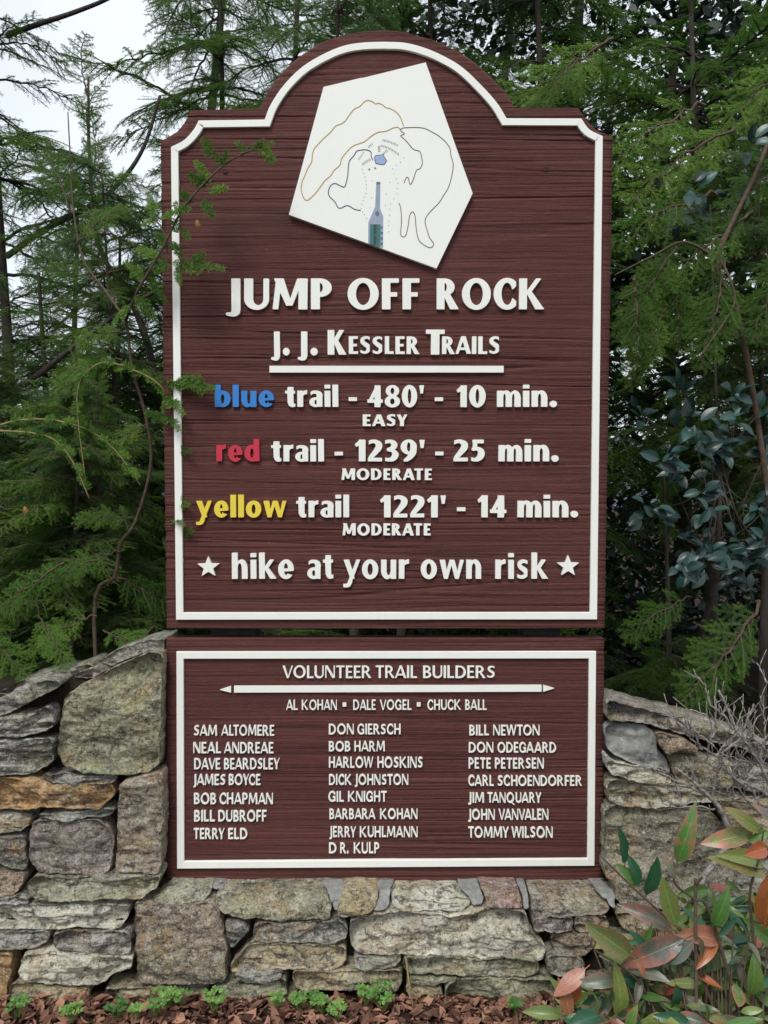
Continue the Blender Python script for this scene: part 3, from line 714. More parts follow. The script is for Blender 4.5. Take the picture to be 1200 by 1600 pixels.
psub('dots', b_.mesh('dots', M_ink), 'dotted boundary marks')['kind'] = 'stuff'
b_ = MB()
def tick(x, y, dx, dy, w=.7):
    (a, c_), (a2, c2) = mp([z6p(x-dx/2, y-dy/2)])[0], mp([z6p(x+dx/2, y+dy/2)])[0]
    d = Vector((a2-a, c2-c_)).normalized(); nn = Vector((-d.y, d.x))*w/2; n = len(b_.v)
    for q in ((a+nn.x, c_+nn.y), (a-nn.x, c_-nn.y), (a2-nn.x, c2-nn.y), (a2+nn.x, c2+nn.y)):
        p = U(q[0], q[1], -.0142); b_.v.append((p.x, -.0142, p.z))
    b_.face((n, n+1, n+2, n+3))
for i in range(11): t_ = i/10; tick(350+165*t_, 283+8*math.sin(t_*3)+55*t_*t_, 5+6*t_-8*(t_ > .6), 26)
for i in range(13): t_ = i/12; tick(330+198*t_, 348+95*t_**1.6, 8 if i % 2 else -2, 26)
for i in range(4): tick(305+2*i, 355+18*i, 24, -14)
for i in range(4): tick(355+14*i, 437-12*i, 16, 20)
for i in range(5): tick(78+13*i, 497-18*i, 14, 14)
for i in range(4): tick(188+13*i, 362-12*i, 14, 18)
for i in range(7): tick(120+14*i, 555-9*i, 12, 26)
for cx_, cy_ in ((195, 615), (262, 600)):
    for k in range(3): a_ = k*1.047+.5; tick(cx_, cy_, 30*math.cos(a_), 30*math.sin(a_), .45)
psub('hachures', b_.mesh('hachures', M_ink), 'rows of short tick marks and two small asterisks')['kind'] = 'stuff'
S6 = lambda *p: [z6p(x, y) for x, y in p]
mplate('map_picture', S6((276,756),(322,756),(318,1060),(355,1150),(352,1512),(184,1457),(186,1215),(262,1040)), -.0138, M_pgrey, 'grey and teal parking area with its access road')
mplate('map_picture_detail', S6((278,758),(320,758),(318,785),(277,785)), -.0141, M_pdgrey)
mplate('map_picture_detail', S6((205,1240),(325,1240),(320,1502),(205,1464)), -.0141, M_pteal)
mplate('map_picture_detail', S6((246,1240),(280,1240),(278,1355),(246,1355)), -.0144, M_pdark)
mplate('map_picture_detail', S6((246,1368),(278,1368),(276,1485),(246,1476)), -.0144, M_pdark)
for k in range(4): mplate('map_picture_detail', S6((327,1262+62*k),(352,1262+62*k),(352,1290+62*k),(327,1290+62*k)), -.0141, M_pteal if k % 2 else M_pdgrey)
mplate('map_picture_detail', S6((262,1110),(288,1080),(312,1112),(300,1145),(272,1145)), -.0141, M_pdgrey)

# ------------------------------------------------------------------ lettering: flared humanist capitals, drawn as distance fields
HG = .018
GX, GY = np.meshgrid(np.arange(-.25, 1.45, HG), np.arange(-.42, 1.14, HG))
def poly_(pts):
    a = sum(pts[i][0]*pts[(i+1) % len(pts)][1]-pts[(i+1) % len(pts)][0]*pts[i][1] for i in range(len(pts)))
    if a < 0: pts = pts[::-1]
    d = np.full(GX.shape, -9.)
    for i in range(len(pts)):
        x0, y0 = pts[i]; x1, y1 = pts[(i+1) % len(pts)]; l = math.hypot(x1-x0, y1-y0)
        d = np.maximum(d, ((GX-x0)*(y1-y0)-(GY-y0)*(x1-x0))/l)
    return d
def rc(x0, y0, x1, y1): return poly_([(x0, y0), (x1, y0), (x1, y1), (x0, y1)])
def par(xa, ya, xb, yb, wa, wb=None):
    wb = wb or wa; return poly_([(xa-wa/2, ya), (xa+wa/2, ya), (xb+wb/2, yb), (xb-wb/2, yb)])
def ell(cx, cy, rx, ry): return (np.sqrt(((GX-cx)/rx)**2+((GY-cy)/ry)**2)-1)*min(rx, ry)
def ring(cx, cy, rx, ry, w, t): return np.maximum(ell(cx, cy, rx, ry), -ell(cx, cy, rx-w, ry-t))
def U_(*a): return np.minimum.reduce(a)
def cut(a, b_): return np.maximum(a, -b_)
def both(a, b_): return np.maximum(a, b_)
def right(x): return x-GX
def left(x): return GX-x
def above(y): return y-GY
def below(y): return GY-y
def cur(pts, ws):
    P = catmull([Vector((*p, w)) for p, w in zip(pts, ws)], 9); d = np.full(GX.shape, 9.)
    for a, b_ in zip(P[:-1], P[1:]):
        dx, dy = b_.x-a.x, b_.y-a.y; l2 = dx*dx+dy*dy+1e-12
        t_ = np.clip(((GX-a.x)*dx+(GY-a.y)*dy)/l2, 0, 1)
        d = np.minimum(d, np.hypot(GX-a.x-t_*dx, GY-a.y-t_*dy)-(a.z+(b_.z-a.z)*t_)/2)
    return d
def bowl(xs_, xc, xr, y0, y1, w, b_):
    cy = (y0+y1)/2; ry = (y1-y0)/2
    return U_(rc(xs_, y1-b_, xc+.01, y1), rc(xs_, y0, xc+.01, y0+b_), both(ring(xc, cy, xr-xc, ry, w, b_), right(xc)))
def glyph(ch, w, t_):
    b = t_*.9; x = .73                                  # bar weight and x-height
    S = rc(0, 0, w, 1); v = w*1.02
    if ch == 'A': return U_(par(t_/2, 0, .40, 1, t_, t_*1.1), par(.84-w/2, 0, .43, 1, w, w*1.05), rc(.2, .22, .62, .22+b)), .84
    if ch == 'B': return U_(S, bowl(0, .22, .53, .50-b*.25, 1, w*.9, b), bowl(0, .24, .58, 0, .50+b*.4, w, b)), .58
    if ch == 'C': return both(cut(ring(.42, .5, .42, .515, w, t_), poly_([(.45, .5), (.9, .93), (.9, .07)])), left(.70)), .70
    if ch == 'D': return U_(S, bowl(0, .28, .74, 0, 1, w, b)), .74
    if ch == 'E': return U_(S, rc(0, 0, .50, b), rc(0, 1-b, .49, 1), rc(0, .5-b/2, .44, .5+b/2)), .50
    if ch == 'F': return U_(S, rc(0, 1-b, .49, 1), rc(0, .48-b/2, .44, .48+b/2)), .49
    if ch == 'G': return U_(both(cut(ring(.42, .5, .42, .515, w, t_), poly_([(.45, .45), (.95, .93), (.95, .0), (.60, .45)])), left(.74)), rc(.76-w, .04, .76, .50), rc(.47, .50-b, .76, .50)), .76
    if ch == 'H': return U_(S, rc(.70-w, 0, .70, 1), rc(0, .5-b/2, .7, .5+b/2)), .70
    if ch == 'I': return S, w
    if ch == 'J': return U_(rc(.10, -.02, .10+w, 1), cur([(.10+w/2, 0), (.08+w/2, -.10), (.0+w/2, -.16), (-.08+w*.3, -.15)], [w, w*.92, w*.6, w*.42])), .10+w
    if ch == 'K': return U_(S, par(.70-t_*.6, 1, w*.95, .47, t_*1.1), par(.80-w*.62, 0, w*1.15, .60, w*1.15, w*.75)), .80
    if ch == 'L': return U_(S, rc(0, 0, .48, b)), .48
    if ch == 'M': return U_(par(t_/2, 0, .10+t_/2, 1, t_), par(.46, .0+.12, .17, 1, w*.7, w*1.1), par(.48, .12, .76, 1, t_*.8, t_*1.1), par(.95-w/2, 0, .84, 1, w)), .95
    if ch == 'N': return U_(rc(0, 0, t_*.85, 1), rc(.72-t_*.85, 0, .72, 1), par(.72-w*.55, 0, w*.55, 1, w*1.1)), .72
    if ch == 'O': return ring(.45, .5, .45, .515, w, t_), .90
    if ch == 'P': return U_(S, bowl(0, .24, .57, .40, 1, w, b)), .57
    if ch == 'Q': return U_(ring(.45, .5, .45, .515, w, t_), par(1.0-w/2, -.2, .55, .08, w*1.1, w*.7)), 1.0
    if ch == 'R': return U_(S, bowl(0, .24, .56, .44, 1, w, b), par(.70-w*.58, 0, .30, .50, w*1.12, w*.9)), .70
    if ch == 'S': return both(both(cur([(.56, .84), (.45, .915), (.30, .925), (.15, .84), (.14, .68), (.29, .54), (.44, .42), (.47, .27), (.36, .11), (.20, .08), (.0, .16)],
                            [t_*.9, t_*.85, t_*.9, w*.85, w*.95, w*1.05, w*1.05, w, t_, t_*.85, t_*.9]), left(.53)), right(.02)), .57
    if ch == 'T': return U_(rc(0, 1-b, .62, 1), rc(.31-w/2, 0, .31+w/2, 1)), .62
    if ch == 'U': return U_(rc(0, .34, w, 1), rc(.68-t_, .34, .68, 1), both(cut(ell(.34, .35, .34, .365), ell((w+.68-t_)/2, .35, (.68-t_-w)/2, .365-t_)), below(.35))), .68
    if ch == 'V': return U_(par(.38, 0, w/2, 1, w*.7, w), par(.40, 0, .76-t_/2, 1, t_*.8, t_)), .76
    if ch == 'W': return U_(par(.30, 0, w/2, 1, w*.7, w), par(.30, 0, .53, 1, t_*.8, t_), par(.80, 0, .57, 1, w*.7, w), par(.80, 0, 1.10-t_/2, 1, t_*.8, t_)), 1.10
    if ch == 'Y': return U_(rc(.33-w/2, 0, .33+w/2, .46), par(.33, .40, w/2, 1, w*.95), par(.34, .40, .67-t_/2, 1, t_*.95)), .67
    # lower case
    def arch(x0, x1, wd=None):       # n-shaped shoulder from the stem ending at x0 to the stem ending at x1
        cx = (x0+x1-w)/2; cxo = (x0-w*.45+x1)/2
        return U_(rc(x1-w, 0, x1, .40), both(cut(ell(cxo, .38, (x1-x0+w*.45)/2, x-.38+.012), ell(cx, .38, (x1-w-x0)/2+.001, x-.38-t_*.78)), both(above(.38), right(x0-w*.5))))
    if ch == 'a': return U_(rc(.57-w, 0, .57, .48), both(cur([(.05, .585), (.16, .655), (.34, .65), (.57-w/2, .55), (.57-w/2, .40)], [t_*.62, t_*.75, t_*.85, w, w]), right(.06)),
                            ring(.28, .21, .28, .222, w*.88, t_*.62)), .57
    if ch == 'b': return U_(rc(0, 0, w, 1), ring(.33, x/2, .33, x/2+.01, w, t_*.9)), .66
    if ch == 'd': return U_(rc(.66-w, 0, .66, 1), ring(.33, x/2, .33, x/2+.01, w, t_*.9)), .66
    if ch == 'e': return U_(cut(ring(.32, x/2, .32, x/2+.01, w, t_*.85), poly_([(.34, .31), (.80, .31), (.80, .10), (.42, .17)])), both(rc(.12, .30, .63, .30+t_*.55), left(.62))), .64
    if ch == 'h': return U_(rc(0, 0, w, 1), arch(w, .64)), .64
    if ch == 'i': return U_(rc(0, 0, w, x), rc(0, .83, w, .83+w*.66)), w
    if ch == 'k': return U_(rc(0, 0, w, 1), par(.62-t_*.6, x, w*.95, .33, t_*1.1), par(.72-w*.6, 0, w*1.15, .45, w*1.1, w*.75)), .72
    if ch == 'l': return rc(0, 0, w, 1), w
    if ch == 'm': return U_(rc(0, 0, w, x), arch(w, .61), arch(.61, .61+.61-w)), 1.22-w
    if ch == 'n': return U_(rc(0, 0, w, x), arch(w, .64)), .64
    if ch == 'o': return ring(.345, x/2, .345, x/2+.012, w, t_*.9), .69
    if ch == 'r': return both(U_(rc(0, 0, w, x), cur([(w*.6, .42), (w*.95, .58), (.36, .655), (.50, .66)], [t_*.6, t_*.75, t_*.95, t_*1.05])), left(.43)), .43
    if ch == 's': return both(both(cur([(.48, .61), (.36, .665), (.22, .66), (.12, .58), (.14, .47), (.28, .37), (.39, .28), (.40, .17), (.30, .08), (.16, .065), (.0, .12)],
                            [t_*.75, t_*.75, t_*.8, w*.68, w*.75, w*.85, w*.85, w*.7, t_*.8, t_*.75, t_*.75]), left(.45)), right(.02)), .50
    if ch == 't': return both(U_(rc(.11, .16, .11+w, .90), rc(0, x-t_*.7, .43, x), cur([(.11+w/2, .22), (.14+w/2, .12), (.34, .07), (.48, .09)], [w, w*.9, t_*.85, t_*.75])), left(.44)), .44
    if ch == 'u':
        return U_(rc(.64-w, 0, .64, x), rc(0, .34, w, x), both(cut(ell((.64-w*.55)/2+.0, .35, (.64-w*.55)/2, .362), ell(.32, .35, (.64-2*w)/2+.001, .35-t_*.78)), both(below(.35), left(.64-w*.5)))), .64
    if ch == 'w': return U_(par(.28, 0, w/2, x, w*.75, w), par(.29, 0, .50, x, t_*.75, t_*.85), par(.75, 0, .54, x, w*.7, w*.85), par(.76, 0, 1.04-t_/2, x, t_*.75, t_)), 1.04
    if ch == 'y': return U_(par(.38, 0, w/2, x, w*.8, w), par(.18, -.30, .70-t_/2, x, t_*1.05, t_), both(both(cur([(.28, -.12), (.2, -.24), (.06, -.27), (-.06, -.25)], [t_, t_*.9, t_*.75, t_*.7]), right(-.02)), below(0))), .70
    # figures
    if ch == '0': return ring(.33, .5, .33, .515, w, t_), .66
    if ch == '1': return U_(rc(.16, 0, .16+w, 1), poly_([(0, .78), (.06, .66), (.2, .75), (.2, 1)])), .16+w
    if ch == '2': return U_(both(cur([(.0, .85), (.14, .915), (.28, .91), (.41, .80), (.40, .62), (.28, .42), (.12, .20), (.05, .08)], [t_*.9, t_*.9, t_, w*.95, w, w*.85, t_, t_]), both(above(0), right(.03))), rc(.0, 0, .54, t_*.95)), .54
    if ch == '3': return both(cur([(.0, .88), (.16, .92), (.32, .89), (.38, .76), (.33, .62), (.16, .54), (.34, .48), (.42, .31), (.34, .13), (.18, .075), (.0, .10)], [t_*.9, t_*.9, t_, w*.95, w*.8, t_*.8, t_*.9, w, w*.9, t_*.9, t_*.9]), right(.03)), .53
    if ch == '4': return U_(rc(.56-w, 0, .56, 1), rc(.0, .20, .66, .20+t_*.85), par(t_*.5, .22, .44, 1, t_*.9, t_*.85)), .66
    if ch == '5': return both(U_(rc(.08, 1-t_*.95, .50, 1), par(.08+t_*.4, .50, .12+t_*.4, 1, t_*.9), cur([(.12, .56), (.27, .58), (.39, .48), (.40, .28), (.30, .12), (.16, .075), (.0, .11)], [t_*.85, t_*.95, w*.9, w, w*.85, t_*.9, t_*.9])), right(.03)), .53
    if ch == '8': return U_(ring(.33, .745, .29, .27, w*.82, t_*.68), ring(.33, .26, .33, .275, w*.92, t_*.75)), .66
    if ch == '9': return U_(ring(.31, .67, .31, .345, w*.95, t_*.75), both(both(cur([(.62-w/2, .66), (.60-w/2, .40), (.46-w/2, .18), (.16, .03)], [w, w*.95, w*.85, t_*.8]), right(.12)), above(0))), .62
    if ch == "'": return par(w*.45, .62, w*.45, 1, w*.45, w*.8), w*.85
    if ch == '-': return rc(0, .28, .34, .28+t_*.95), .34
    if ch == '.': return ell(w*.56, w*.52, w*.58, w*.58), w*1.1
    if ch == '*':
        st = [(math.sin(k*math.pi/5)*(.5 if k % 2 == 0 else .21)+.5, math.cos(k*math.pi/5)*(.5 if k % 2 == 0 else .21)+.5) for k in range(10)]
        d = poly_([st[1], st[3], st[5], st[7], st[9]])
        for k in range(0, 10, 2): d = U_(d, poly_([st[k], st[(k+1) % 10], (.5, .5), st[k-1]]))
        return d, 1.0
    if ch == '#': return rc(0, 0, 1, 1), 1.0
def contours(F):
    ny, nx = F.shape; seg = {}
    def ip(i0, j0, i1, j1):
        a, b_ = F[j0, i0], F[j1, i1]; t_ = a/(a-b_); t_ = min(.999, max(.001, t_))
        return (GX[0, 0]+HG*(i0+(i1-i0)*t_), GY[0, 0]+HG*(j0+(j1-j0)*t_))
    neg = F < 0
    code = neg[:-1, :-1]*1+neg[:-1, 1:]*2+neg[1:, 1:]*4+neg[1:, :-1]*8
    nxt = {}; pos = {}
    for j, i in zip(*np.nonzero((code > 0) & (code < 15))):
        c = code[j, i]; e = {0: ((i, j), (i+1, j)), 1: ((i+1, j), (i+1, j+1)), 2: ((i, j+1), (i+1, j+1)), 3: ((i, j), (i, j+1))}
        T = {1: [(3, 0)], 2: [(0, 1)], 3: [(3, 1)], 4: [(1, 2)], 5: [(3, 0), (1, 2)], 6: [(0, 2)], 7: [(3, 2)], 8: [(2, 3)], 9: [(2, 0)], 10: [(0, 1), (2, 3)], 11: [(2, 1)], 12: [(1, 3)], 13: [(1, 0)], 14: [(0, 3)]}[int(c)]
        for a, b_ in T:
            for k in (a, b_):
                if e[k] not in pos: pos[e[k]] = ip(*e[k][0], *e[k][1])
            nxt[e[a]] = e[b_]
    loops = []; seen = set()
    for s in list(nxt):
        if s in seen: continue
        lp = []; k = s
        while k in nxt and k not in seen: seen.add(k); lp.append(pos[k]); k = nxt[k]
        if len(lp) > 5: loops.append(lp)
    return loops
def simplify(lp):
    out = []
    n = len(lp)
    for i in range(n):
        a, b_, c = Vector(lp[i-1]), Vector(lp[i]), Vector(lp[(i+1) % n])
        if abs((b_-a).cross(c-b_)) > 2.5e-6*1: out.append(lp[i])
    return out if len(out) > 3 else lp
gcache = {}
def gmesh(ch, w, t_, mtl):
    k = (ch, w, t_, mtl.name)
    if k in gcache: return gcache[k]
    F, adv = glyph(ch, w, t_); F = F+1e-5
    cu = bpy.data.curves.new('letter', 'CURVE'); cu.dimensions = '2D'; cu.fill_mode = 'BOTH'; cu.extrude = .5
    for lp in contours(F):
        lp = simplify(lp); sp = cu.splines.new('POLY'); sp.points.add(len(lp)-1)
        for i, p in enumerate(lp): sp.points[i].co = (p[0], p[1], 0, 1)
        sp.use_cyclic_u = True
    tmp = bpy.data.objects.new('tmp', cu); me = bpy.data.meshes.new_from_object(tmp)
    bpy.data.objects.remove(tmp); bpy.data.curves.remove(cu)
    me.name = 'letter'; me.materials.clear(); me.materials.append(mtl); me.update()
    for p in me.polygons: p.use_smooth = False
    gcache[k] = (me, adv); return gcache[k]
lr = random.Random(3)
def word(txt, x0, x1, ytop, ybase, w, t_, parent, mtl=None, label=None, gap=.10, depth=.0055, yf=-.0085):
    mtl = mtl or M_white; gl = [gmesh(c, w, t_, mtl) for c in txt]
    KERN = {'AV': -.10, 'VA': -.10, 'AL': 0, 'LT': -.12, 'TO': -.06, 'TA': -.12, 'WT': 0, 'AR': 0, 'RT': -.04, 'LY': -.1, 'AT': -.1, 'AY': -.1, 'SY': -.03, 'YC': -.05, 'RA': -.02, 'ke': -.07, 'ik': .0, 'yo': -.04}
    xs_ = []; x = 0
    for i, (me, adv) in enumerate(gl):
        if i: x += gap + KERN.get(txt[i-1]+txt[i], 0) - (.05 if txt[i] in 'AVWY' or txt[i-1] in 'AVWY' else 0)
        xs_.append(x); x += adv
    a = U(x0, ybase, yf); b_ = U(x1, ybase, yf); c = U(x0, ytop, yf)
    kx = (b_.x-a.x)/x; kz = c.z-a.z
    for ch, (me, adv), gx in zip(txt, gl, xs_):
        nm = 'star' if ch == '*' else ('square_bullet' if ch == '#' else 'letter')
        o = bpy.data.objects.new(nm, me); col.objects.link(o); o.parent = parent
        jx = lr.uniform(-.0003, .0003); jz = lr.uniform(-.0003, .0003)
        M_ = Matrix.Translation(Vector((a.x+gx*kx+jx, yf+depth*1.2, a.z+jz))-Vector(parent.location)) @ Matrix.Rotation(R(90), 4, 'X') @ Matrix.Rotation(R(lr.uniform(-.5, .5)), 4, 'Z') @ Matrix.Diagonal((kx, kz, depth*2.4, 1))
        o.matrix_basis = M_
        if label: o['label'] = label
T1 = (.245, .155)
word('JUMP', 356, 518.5, 435, 483.3, *T1, sign, gap=.10); word('OFF', 543, 655.4, 435, 483.3, *T1, sign, gap=.10); word('ROCK', 682.5, 851, 435, 483.3, *T1, sign, gap=.09)
T2 = (.28, .19)
word('J.', 425, 452, 518, 554.5, *T2, sign, gap=.14); word('J.', 467, 496, 518, 554.5, *T2, sign, gap=.14)
word('K', 512, 542, 515.5, 554, *T2, sign); word('ESSLER', 545, 655.5, 525.5, 553, .235, .16, sign, gap=.10)
word('T', 665, 694.5, 515, 554, *T2, sign); word('RAILS', 690.5, 780.7, 525.5, 553, .235, .16, sign, gap=.10)
T3 = (.255, .18); g3 = .095
word('blue', 335.7, 428, 601, 635.7, *T3, sign, M_blue, 'blue painted raised letter', g3)
word('trail', 445.4, 528.8, 601, 635.7, *T3, sign, gap=g3); word('-', 544.6, 557.7, 602, 636, *T3, sign)
word("480'", 574, 662.7, 602, 636, *T3, sign, gap=.08); word('-', 679.5, 692.6, 602, 636, *T3, sign); word('10', 713, 758.8, 602, 636, *T3, sign, gap=g3); word('min.', 776.6, 870, 601, 635.7, *T3, sign, gap=g3)
word('EASY', 566.8, 636.5, 647.5, 665.6, .25, .19, sign, gap=.12)
word('red', 338, 405.5, 686, 721, *T3, sign, M_red, 'red painted raised letter', g3)
word('trail', 424, 506.3, 686, 721, *T3, sign, gap=g3); word('-', 523, 536, 687, 721, *T3, sign)
word("1239'", 554, 663.8, 687, 721, *T3, sign, gap=.09); word('-', 680, 693, 687, 721, *T3, sign); word('25', 708.5, 757, 687, 721, *T3, sign, gap=g3); word('min.', 779, 872.7, 686, 721, *T3, sign, gap=g3)
word('MODERATE', 533.5, 675, 732, 750, .25, .19, sign, gap=.12)
word('yellow', 307, 447.5, 773, 808.3, *T3, sign, M_yellow, 'yellow painted raised letter', g3)
word('trail', 463, 545.6, 773, 808.3, *T3, sign, gap=g3)
word("1221'", 593.6, 696.8, 774, 808.5, *T3, sign, gap=.10); word('-', 714, 727.3, 774, 808.5, *T3, sign); word('14', 746, 791.3, 774, 808.5, *T3, sign, gap=g3); word('min.', 808.6, 903, 773, 808.3, *T3, sign, gap=g3)
word('MODERATE', 535, 673, 818, 836.6, .25, .19, sign, gap=.12)
T4 = (.235, .165)
word('hike', 362.4, 459, 863.8, 904.4, *T4, sign, gap=.12); word('at', 480, 521, 863.8, 904.4, *T4, sign, gap=.12); word('your', 537, 639, 863.8, 904.4, *T4, sign, gap=.11)
word('own', 657.5, 752, 863.8, 904.4, *T4, sign, gap=.11); word('risk', 774, 857, 863.8, 904.4, *T4, sign, gap=.12)
word('*', 307.5, 344, 869, 903.5, *T4, sign); word('*', 869.5, 906, 867.5, 902.5, *T4, sign)
TV = (.165, .108)
def row(ws, yt, yb, wt=(.168, .115), gap=.115):
    for t_, a, b_ in ws: word(t_, a, b_, yt, yb, *wt, sign2, gap=gap, depth=.004, yf=-.0065)
row([('VOLUNTEER', 441.6, 580), ('TRAIL', 587, 651.5), ('BUILDERS', 661, 773.6)], 1040.6, 1059.5, TV, .10)
row([('AL', 447, 465), ('KOHAN', 471.5, 526.4), ('DALE', 552, 587), ('VOGEL', 593.6, 643), ('CHUCK', 667.8, 720.5), ('BALL', 727, 760.4)], 1094, 1109.3)
word('#', 535.3, 541, 1098.3, 1104, .2, .2, sign2, depth=.004, yf=-.0065); word('#', 651.3, 657, 1098.3, 1104, .2, .2, sign2, depth=.004, yf=-.0065)
a5 = lambda x: 250+x/3.43
a6 = lambda x: 590+x/3.333
y5 = lambda y: 1000+y/3.43
y6 = lambda y: 1000+y/3.333
for ws, yt, yb in (([('SAM', 180, 305), ('ALTOMERE', 328, 612)], 458, 513), ([('NEAL', 178, 325), ('ANDREAE', 343, 608)], 550, 607), ([('DAVE', 183, 322), ('BEARDSLEY', 343, 640)], 636, 693),
    ([('JAMES', 180, 350), ('BOYCE', 368, 537)], 723, 778), ([('BOB', 182, 300), ('CHAPMAN', 318, 605)], 823, 880), ([('BILL', 183, 293), ('DUBROFF', 312, 570)], 916, 973), ([('TERRY', 180, 345), ('ELD', 365, 467)], 1012, 1067)):
    row([(t_, a5(a), a5(b_)) for t_, a, b_ in ws], y5(yt), y5(yb))
for ws, yt, yb in (([('DON', a5(905), a5(1038)), ('GIERSCH', a5(1058), 626)], 452, 506), ([('BOB', a5(905), a5(1020)), ('HARM', a5(1042), 601.4)], 545, 597), ([('HARLOW', a5(905), a5(1143)), ('HOSKINS', a5(1165), 660.5)], 630, 685),
    ([('DICK', a5(905), a5(1027)), ('JOHNSTON', a5(1046), 638)], 724, 777), ([('GIL', a5(902), a5(985)), ('KNIGHT', a5(1007), 604.4)], 814, 867), ([('BARBARA', a5(908), a5(1155)), ('KOHAN', 593.8, 652.4)], 908, 960),
    ([('JERRY', a5(911), a5(1050)), ('KUHLMANN', a5(1070), 652.4)], 1003, 1057), ([('D', a5(905), a5(945)), ('R.', a5(965), a5(1010)), ('KULP', a5(1038), a5(1175))], 1090, 1144)):
    row(ws, y5(yt), y5(yb))
for ws, yt, yb in (([('BILL', 478, 580), ('NEWTON', 602, 843)], 445, 497), ([('DON', 475, 603), ('ODEGAARD', 624, 930)], 535, 587), ([('PETE', 475, 590), ('PETERSEN', 612, 865)], 617, 670),
    ([('CARL', 473, 605), ('SCHOENDORFER', 625, 1065)], 708, 760), ([('JIM', 475, 555), ('TANQUARY', 573, 852)], 797, 848), ([('JOHN', 475, 610), ('VANVALEN', 630, 890)], 885, 937), ([('TOMMY', 473, 683), ('WILSON', 697, 912)], 976, 1030)):
    row([(t_, a6(a), a6(b_)) for t_, a, b_ in ws], y6(yt), y6(yb))
# long double pointed arrow
plate('arrow_shaft', [(365.7,1072),(846.3,1070.6),(846.3,1080.8),(365.7,1082.2)], -.0065, .003, M_white, sign2)
plate('arrow_head', [(360.8,1072.2),(360.8,1082.3),(343.5,1078)], -.0065, .003, M_white, sign2)
plate('arrow_head', [(848.8,1070.4),(866,1075.6),(848.8,1081)], -.0065, .003, M_white, sign2)
# posts behind the boards
for (xa, xb, lb) in ((330, 398, 'dark square post behind the two signs, the left one of the pair'), (818, 876, 'dark square post behind the two signs, the right one of the pair')):
    b_ = MB(); x0 = U(xa, 990, .05).x; x1 = U(xb, 990, .05).x; zt = U(600, 300).z
    b_.box(x0, x1, .052, .052+.1, .0, zt)
    b_.prism([(x0-.01, zt), (x1+.01, zt), (x1+.01, zt+.012), (x0-.01, zt+.012)], .042+.01, .162)
    me = b_.mesh('sign_post', M_post); tag(link('sign_post', me), lb, 'post', 'posts carrying the signs')
#PART3
# ------------------------------------------------------------------ hemlock boughs and sprigs
def needles_along(b_, pts, rnd, sp, ln, wd, flat_n, tip=0., m=1, start=0.):
    acc = 0; tot = sum((pts[i+1]-pts[i]).length for i in range(len(pts)-1)); run = 0
    for i in range(len(pts)-1):
        a, c = pts[i], pts[i+1]; L_ = (c-a).length
        if L_ < 1e-6: continue
        d = (c-a)/L_; s_ = d.cross(flat_n).normalized(); k = acc
        while k < L_:
            p = a+d*k; f_ = (run+k)/tot
            if f_ >= start:
                for sg in (-1, 1):
                    l_ = ln*rnd.uniform(.65, 1.1)*(1-.45*max(0, f_-.7)/.3)
                    q = (s_*sg*rnd.uniform(.75, 1)+d*rnd.uniform(.25, .75)+flat_n*rnd.uniform(-.25, .4)).normalized()
                    w_ = q.cross(flat_n+d*rnd.uniform(-.5, .5)).normalized()*wd*.5
                    e_ = p+q*l_; mid_ = p+q*l_*.5
                    tn = (min(1, max(0, rnd.gauss(.45, .25))), tip*max(0, (f_-.55)/.45)*rnd.uniform(.3, 1))
                    b_.quad(p, mid_+w_, e_, mid_-w_, m, tn)
            k += sp*rnd.uniform(.8, 1.2)
        acc = k-L_; run += L_
